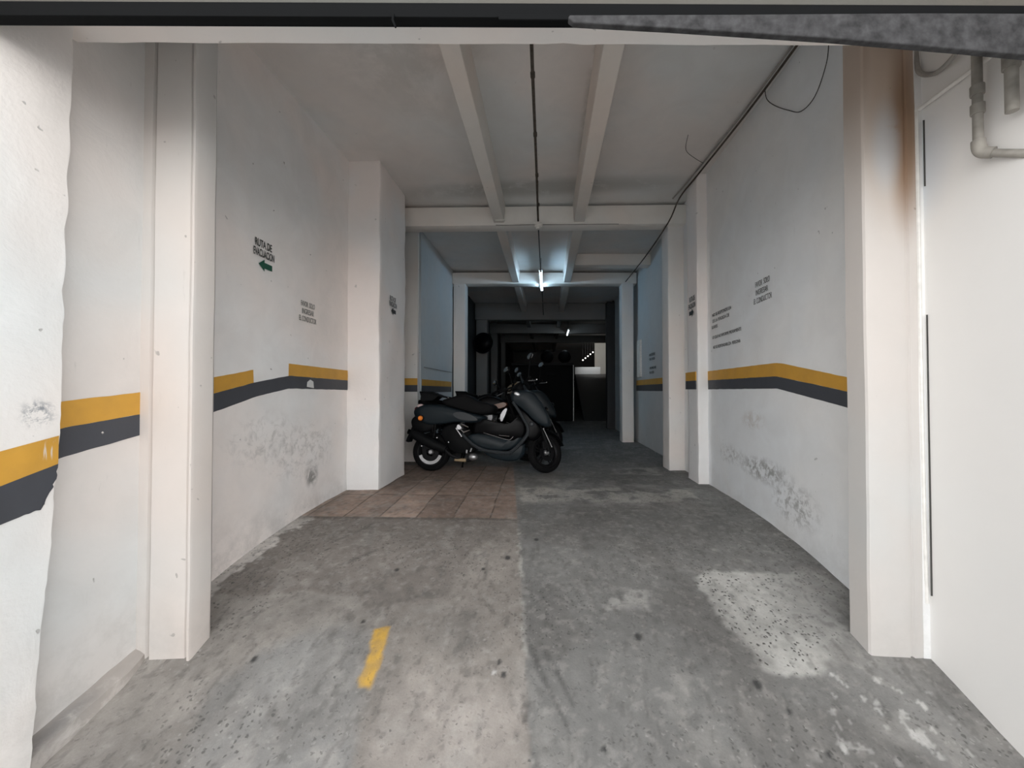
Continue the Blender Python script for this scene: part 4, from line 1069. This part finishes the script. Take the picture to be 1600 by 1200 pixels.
    mb = MB(); mb.puff(up_([(34, 92), (50, 96), (70, 90), (84, 80), (64, 80), (46, 82)]), .176, .1, 5); mb.build('side_badge_panel', M['trimgrey'], tail, sharp=60)
    mb = MB(); mb.tube([(4 * U, -.15, 103 * U), (22 * U, -.155, 99.5 * U)], .004, 6); mb.build('tail_line', M['alu'], tail)
    mb = MB(); mb.ball((-15 * U, -.128, 103 * U), .045, 1.0, .35, .62); mb.tube([(-8 * U, -.137, 102.6 * U), (2 * U, -.146, 102 * U)], [.014, .003], 8); mb.build('tail_light', M['pink_lens'], tail)
    mb = MB(); mb.ball((-24 * U, 0, 99 * U), .05, .8, 1.7, .6); mb.build('rear_lens', M['red_lens'], tail)
    # indicator and lower fender
    mb = MB(); mb.lathe([(.0, -.022), (.018, -.021), (.028, -.012), (.031, 0)], (-13 * U, -.172, 84 * U), 'y', 24); mb.build('orange_reflector', M['orange'], t)
    mb = MB(); mb.lathe([(.030, -.006), (.042, -.006), (.044, .03), (.0, .03)], (-13 * U, -.172, 84 * U), 'y', 24); mb.build('reflector_ring', M['gloss_black'], t)
    mb = MB(); mb.puff(up_([(-31, 70), (-33, 82), (-24, 90), (-4, 80), (14, 76), (10, 66), (-10, 60), (-26, 60)]), .12, .25, 7); mb.build('rear_fender', M['matt_black'], t, sharp=60)
    mb = MB(); mb.prism([(-30 * U, 72 * U), (-26 * U, 70 * U), (-36 * U, 45 * U), (-41 * U, 47 * U)], -.07, .07); mb.build('mud_flap', M['matt_black'], t, bevel=.006)
    # grab rail / rack
    mb = MB()
    for s in (-1, 1):
        mb.tube(spline([(34 * U, s * .12, 116 * U), (18 * U, s * .13, 119 * U), (2 * U, s * .125, 124 * U), (-16 * U, s * .10, 125 * U)], 4), .012, 8)
        mb.tube([(-14 * U, s * .09, 124 * U), (-10 * U, s * .09, 110 * U)], .011, 8)
    mb.build('grab_rail', M['matt_black'], t)
    mb = MB(); mb.prism([(-19 * U, 127 * U), (4 * U, 126.5 * U), (14 * U, 120 * U), (4 * U, 112 * U), (-14 * U, 111 * U), (-17 * U, 114 * U), (-16 * U, 119 * U)], -.11, .11); mb.build('rear_rack', M['matt_black'], t, bevel=.01)
    mb = MB(); mb.tube([(15 * U, -.128, 120.0 * U), (31 * U, -.132, 116.5 * U)], .005, 6); mb.build('rail_trim', M['alu'], t)
    # engine, transmission, exhaust, shocks
    mb = MB(); mb.puff(up_([(14, 60), (22, 74), (50, 78), (64, 62), (74, 52), (76, 34), (56, 28), (34, 30), (24, 46)], 1), .085, .12, 7); mb.build('engine', M['matt_black'], t, sharp=60)
    mb = MB(); mb.puff(up_([(-8, 36), (8, 50), (40, 54), (52, 44), (44, 28), (10, 22), (-6, 26)]), .03, .2, 5, yc=.13); mb.build('transmission_cover', M['dark_metal'], t, sharp=60)
    mb = MB(); mb.ball((70 * U, -.10, 24 * U), .055, 1.1, .7, .8, seg=12); mb.tube([(60 * U, -.12, 30 * U), (60.5 * U, -.12, 35 * U)], .012, 8); mb.tube([(66 * U, -.12, 32 * U), (68 * U, -.12, 38 * U)], .010, 8); mb.build('engine_casting', M['alu'], t)
    mb = MB()
    ex = spline([(-24 * U, -.165, 60 * U), (-14 * U, -.172, 55 * U), (2 * U, -.175, 47 * U), (18 * U, -.172, 40 * U), (28 * U, -.165, 36 * U)], 5)
    mb.tube(ex, [.052 + .014 * math.sin(math.pi * min(1, i / (len(ex) - 1) * 1.15)) for i in range(len(ex))], 20); ex_o = mb.build('exhaust', M['matt_black'], t)
    mb = MB(); mb.tube(spline([(26 * U, -.165, 36 * U), (36 * U, -.15, 27 * U), (50 * U, -.13, 21 * U), (62 * U, -.11, 19 * U), (72 * U, -.06, 22 * U)], 5), .018, 10); mb.build('header_pipe', M['dark_metal'], ex_o)
    for p in ((-8, -.236, 41), (16, -.236, 58 - 4), (33, -.20, 47)):
        mb = MB(); mb.ball((p[0] * U, p[1] + .02, p[2] * U), .012, seg=10); mb.build('bolt', M['chrome'], ex_o)
    mb = MB(); mb.tube([(42 * U, -.13, 20 * U), (60 * U, -.135, 19 * U)], [.02, .022], 12); mb.build('exhaust_tail', M['gold'], ex_o)
    for s in (-1, 1):
        mb = MB(); mb.tube([(6 * U, s * .125, 40 * U), (10 * U, s * .125, 78 * U)], .013, 10); mb.tube([(5 * U, s * .142, 60 * U), (7.5 * U, s * .142, 80 * U)], .0045, 6)
        for k in range(9):
            f = k / 8; mb.lathe([(.022, -.006), (.028, 0), (.022, .006), (.016, 0)], (6 * U + 4 * U * f, s * .125, (46 + 26 * f) * U), 'z', 14, closed=True)
        mb.build('shock_absorber', M['dark_metal'], t)
    # bright covers under the seat
    mb = MB(); mb.puff(up_([(44, 70), (47, 76), (52, 72), (54, 67), (47, 66)], 1), .17, .1, 5); mb.build('frame_cover', M['alu'], t)
    for s in (-1,):
        mb = MB(); mb.tube([(44.5 * U, s * .188, 69 * U), (53.5 * U, s * .19, 56.5 * U)], .0085, 8); mb.ball((53.5 * U, s * .19, 56.5 * U), .014, seg=10)
        mb.tube([(53 * U, s * .18, 75 * U), (64 * U, s * .18, 70.5 * U)], [.011, .007], 8); mb.tube([(51 * U, s * .185, 68 * U), (57 * U, s * .186, 62.5 * U), (66 * U, s * .182, 66 * U)], [.004, .014, .004], 8); mb.build('footrest', M['chrome'], t)
    mb = MB(); mb.tube([(50 * U, .12, 26 * U), (44 * U, .24, 2 * U)], .012, 8); mb.box(40 * U, 47 * U, .225, .265, 0, .012); mb.build('side_stand', M['dark_metal'], t)
    # windscreen, bars, mirrors
    mb = MB()
    rs = []
    for k in range(7):
        f = k / 6; z = (124 + 30 * f) * U; xx = (160 - 16 * f) * U; hw = .15 - .07 * f * f
        rs.append([(xx - .05 * (yy / .15) ** 2, yy, z) for yy in np.linspace(-hw, hw, 9)] + [(xx - .006 - .05 * (yy / .15) ** 2, yy, z) for yy in np.linspace(hw, -hw, 9)])
    mb.rings(rs); mb.build('windscreen', M['smoke'], t)
    mb = MB(); mb.puff(up_([(128, 128), (136, 140), (146, 144), (154, 138), (156, 128), (142, 124)]), .08, .2, 7); mb.xform(S); bar = mb.build('bar_cover', M['matt_black'], t, sharp=60)
    for s in (-1, 1):
        mb = MB(); mb.tube(spline([(144 * U, s * .05, 136 * U), (141 * U, s * .16, 139 * U), (136 * U, s * .24, 138 * U)], 4), .013, 10); mb.tube([(136 * U, s * .24, 138 * U), (131 * U, s * .345, 136.5 * U)], .018, 12); mb.xform(S); mb.build('grip', M['rubber'], bar)
        mb = MB(); mb.tube(spline([(143 * U, s * .17, 139 * U), (149 * U, s * .26, 137 * U), (144 * U, s * .34, 135 * U)], 4), .006, 8); mb.xform(S); mb.build('brake_lever', M['alu'], bar)
        mb = MB(); mb.tube(spline([(142 * U, s * .18, 140 * U), (142 * U, s * .22, 158 * U), (141 * U, s * .26, 170 * U)], 4), .0065, 8); mb.xform(S); st = mb.build('mirror_stalk', M['matt_black'], bar)
        mb = MB(); mb.ball((141 * U, s * .285, 174 * U), .07, .22, 1.0, .62); mb.xform(S); mh = mb.build('mirror_shell', M['matt_black'], bar)
        mb = MB(); mb.ball((140 * U - .009, s * .285, 174 * U), .062, .12, 1.0, .60); mb.xform(S); mb.build('mirror_glass', M['mirror'], mh)
    return t

sct = make_scooter('dark blue-grey scooter parked side-on before the others, orange reflector on its tail')
sct.location = (-1.425, 4.86, 0.0); sct.rotation_euler = (R(-4), 0, R(0))

def make_motorcycle(label):
    t = thing('motorcycle', label, 'motorcycle')
    head = Vector((1.12, 0, .92)); foot = Vector((1.34, 0, .3)); ax = (head - foot).normalized()
    S = Matrix.Translation(head) @ Matrix.Rotation(R(30), 4, ax) @ Matrix.Translation(-head)
    wheel(t, (0, 0, .30), .30, .055, rim_r=.215)
    wheel(t, (1.33, 0, .30), .30, .048, S, rim_r=.22)
    for s in (-1, 1):
        mb = MB(); mb.tube([(1.10, s * .09, .95), (1.22, s * .09, .6)], .02, 10); mb.tube([(1.22, s * .09, .6), (1.335, s * .09, .3)], .027, 10); mb.xform(S); mb.build('fork_leg', M['dark_metal'], t)
    mb = MB(); mb.puff(smooth_loop([(.55, .70), (.62, .86), (.78, .93), (.98, .90), (1.08, .80), (.98, .70), (.75, .66)]), .14, .3, 9); tank = mb.build('fuel_tank', M['gloss_black'], t, sharp=60)
    mb = MB(); mb.puff(smooth_loop([(.72, .74), (.90, .80), (1.06, .84), (1.10, .78), (.95, .72)], 1), .165, .15, 5); mb.build('orange_panel', M['orange_paint'], tank, sharp=60)
    mb = MB(); mb.puff(smooth_loop([(.96, .62), (1.03, .74), (1.09, .76), (1.05, .64), (.99, .52)], 1), .175, .12, 5); mb.build('silver_scoop', M['alu'], tank, sharp=60)
    mb = MB(); mb.puff(smooth_loop([(-.25, .86), (.0, .88), (.3, .83), (.58, .80), (.58, .72), (.3, .70), (.0, .78), (-.25, .80)]), .12, .3, 9); mb.build('seat', M['seat'], t, sharp=60)
    mb = MB(); mb.puff(smooth_loop([(-.35, .80), (-.1, .82), (.35, .72), (.3, .60), (.0, .66), (-.3, .74)]), .10, .25, 7); mb.build('tail_cowl', M['matt_black'], t, sharp=60)
    mb = MB(); mb.puff(smooth_loop([(.42, .26), (.42, .52), (.60, .62), (.86, .62), (.92, .40), (.82, .24), (.6, .2)]), .14, .15, 7); eng = mb.build('engine', M['dark_metal'], t, sharp=60)
    mb = MB(); mb.lathe([(0, -.17), (.07, -.168), (.085, -.15), (.085, -.12)], (.80, 0, .62), 'y', 24); 
    for k in range(3): mb.ball((.92 + .045 * k, -.155, .60 - .004 * k), .016, seg=10)
    mb.build('engine_cover', M['alu'], eng)
    mb = MB(); mb.tube(spline([(.85, -.12, .35), (.6, -.17, .17), (.25, -.18, .2), (-.1, -.18, .35), (-.3, -.18, .42)], 5), .035, 12); mb.build('exhaust', M['dark_metal'], t)
    mb = MB(); mb.tube([(0, .07, .3), (.5, .09, .38)], .03, 10); mb.tube([(0, -.07, .3), (.5, -.09, .38)], .03, 10); mb.build('swingarm', M['dark_metal'], t)
    mb = MB(); mb.ball((1.2, 0, .90), .10, .8, 1, 1); mb.xform(S); mb.build('headlight', M['smoke'], t)
    rs = []
    mb = MB()
    for k in range(13):
        a = R(25) + R(130) * k / 12
        rs.append([(1.33 + rr * math.cos(a), yy, .30 + rr * math.sin(a)) for rr, yy in ((.315, -.06), (.33, 0), (.315, .06), (.322, 0))])
    mb.rings(rs); mb.xform(S); mb.build('front_fender', M['matt_black'], t)
    mb = MB(); mb.tube(spline([(1.02, -.36, 1.03), (1.08, -.2, 1.06), (1.12, 0, 1.0), (1.08, .2, 1.06), (1.02, .36, 1.03)], 5), .013, 10); mb.xform(S); bar = mb.build('handlebar', M['dark_metal'], t)
    mb = MB(); mb.puff(smooth_loop([(1.12, .96), (1.10, 1.08), (1.22, 1.14), (1.30, 1.08), (1.26, .98)]), .12, .3, 7); mb.xform(S); mb.build('fly_screen', M['gold'], t, sharp=60)
    for s in (-1, 1):
        mb = MB(); mb.tube([(1.04, s * .26, 1.05), (1.0, s * .37, 1.02)], .019, 10); mb.xform(S); mb.build('grip', M['rubber'], bar)
        mb = MB(); mb.tube([(1.12, s * .22, 1.05), (1.14, s * .3, 1.03), (1.08, s * .38, 1.0)], .007, 6); mb.xform(S); mb.build('lever', M['alu'], bar)
        mb = MB(); mb.tube(spline([(1.07, s * .22, 1.06), (1.06, s * .28, 1.14), (1.05, s * .33, 1.18)], 4), .006, 6); mb.xform(S); mb.build('mirror_stalk', M['matt_black'], bar)
        mb = MB(); mb.ball((1.05, s * .36, 1.20), .06, .25, 1.0, .65); mb.xform(S); sh = mb.build('mirror_shell', M['matt_black'], bar)
        mb = MB(); mb.ball((1.038, s * .36, 1.20), .054, .12, 1.0, .62); mb.xform(S); mb.build('mirror_glass', M['mirror'], sh)
    mb = MB(); mb.tube([(.45, .1, .25), (.38, .27, .0)], .012, 8); mb.build('side_stand', M['dark_metal'], t)
    return t
mt = make_motorcycle('dark motorcycle with orange and silver tank panels behind the scooter')
mt.location = (-1.62, 5.55, 0); mt.rotation_euler = (R(-4), 0, R(4))
s2 = clone(sct, (-1.32, 6.35, 0), (R(-4), 0, R(6)), 'third machine in the row, a black scooter hidden behind the motorcycle')
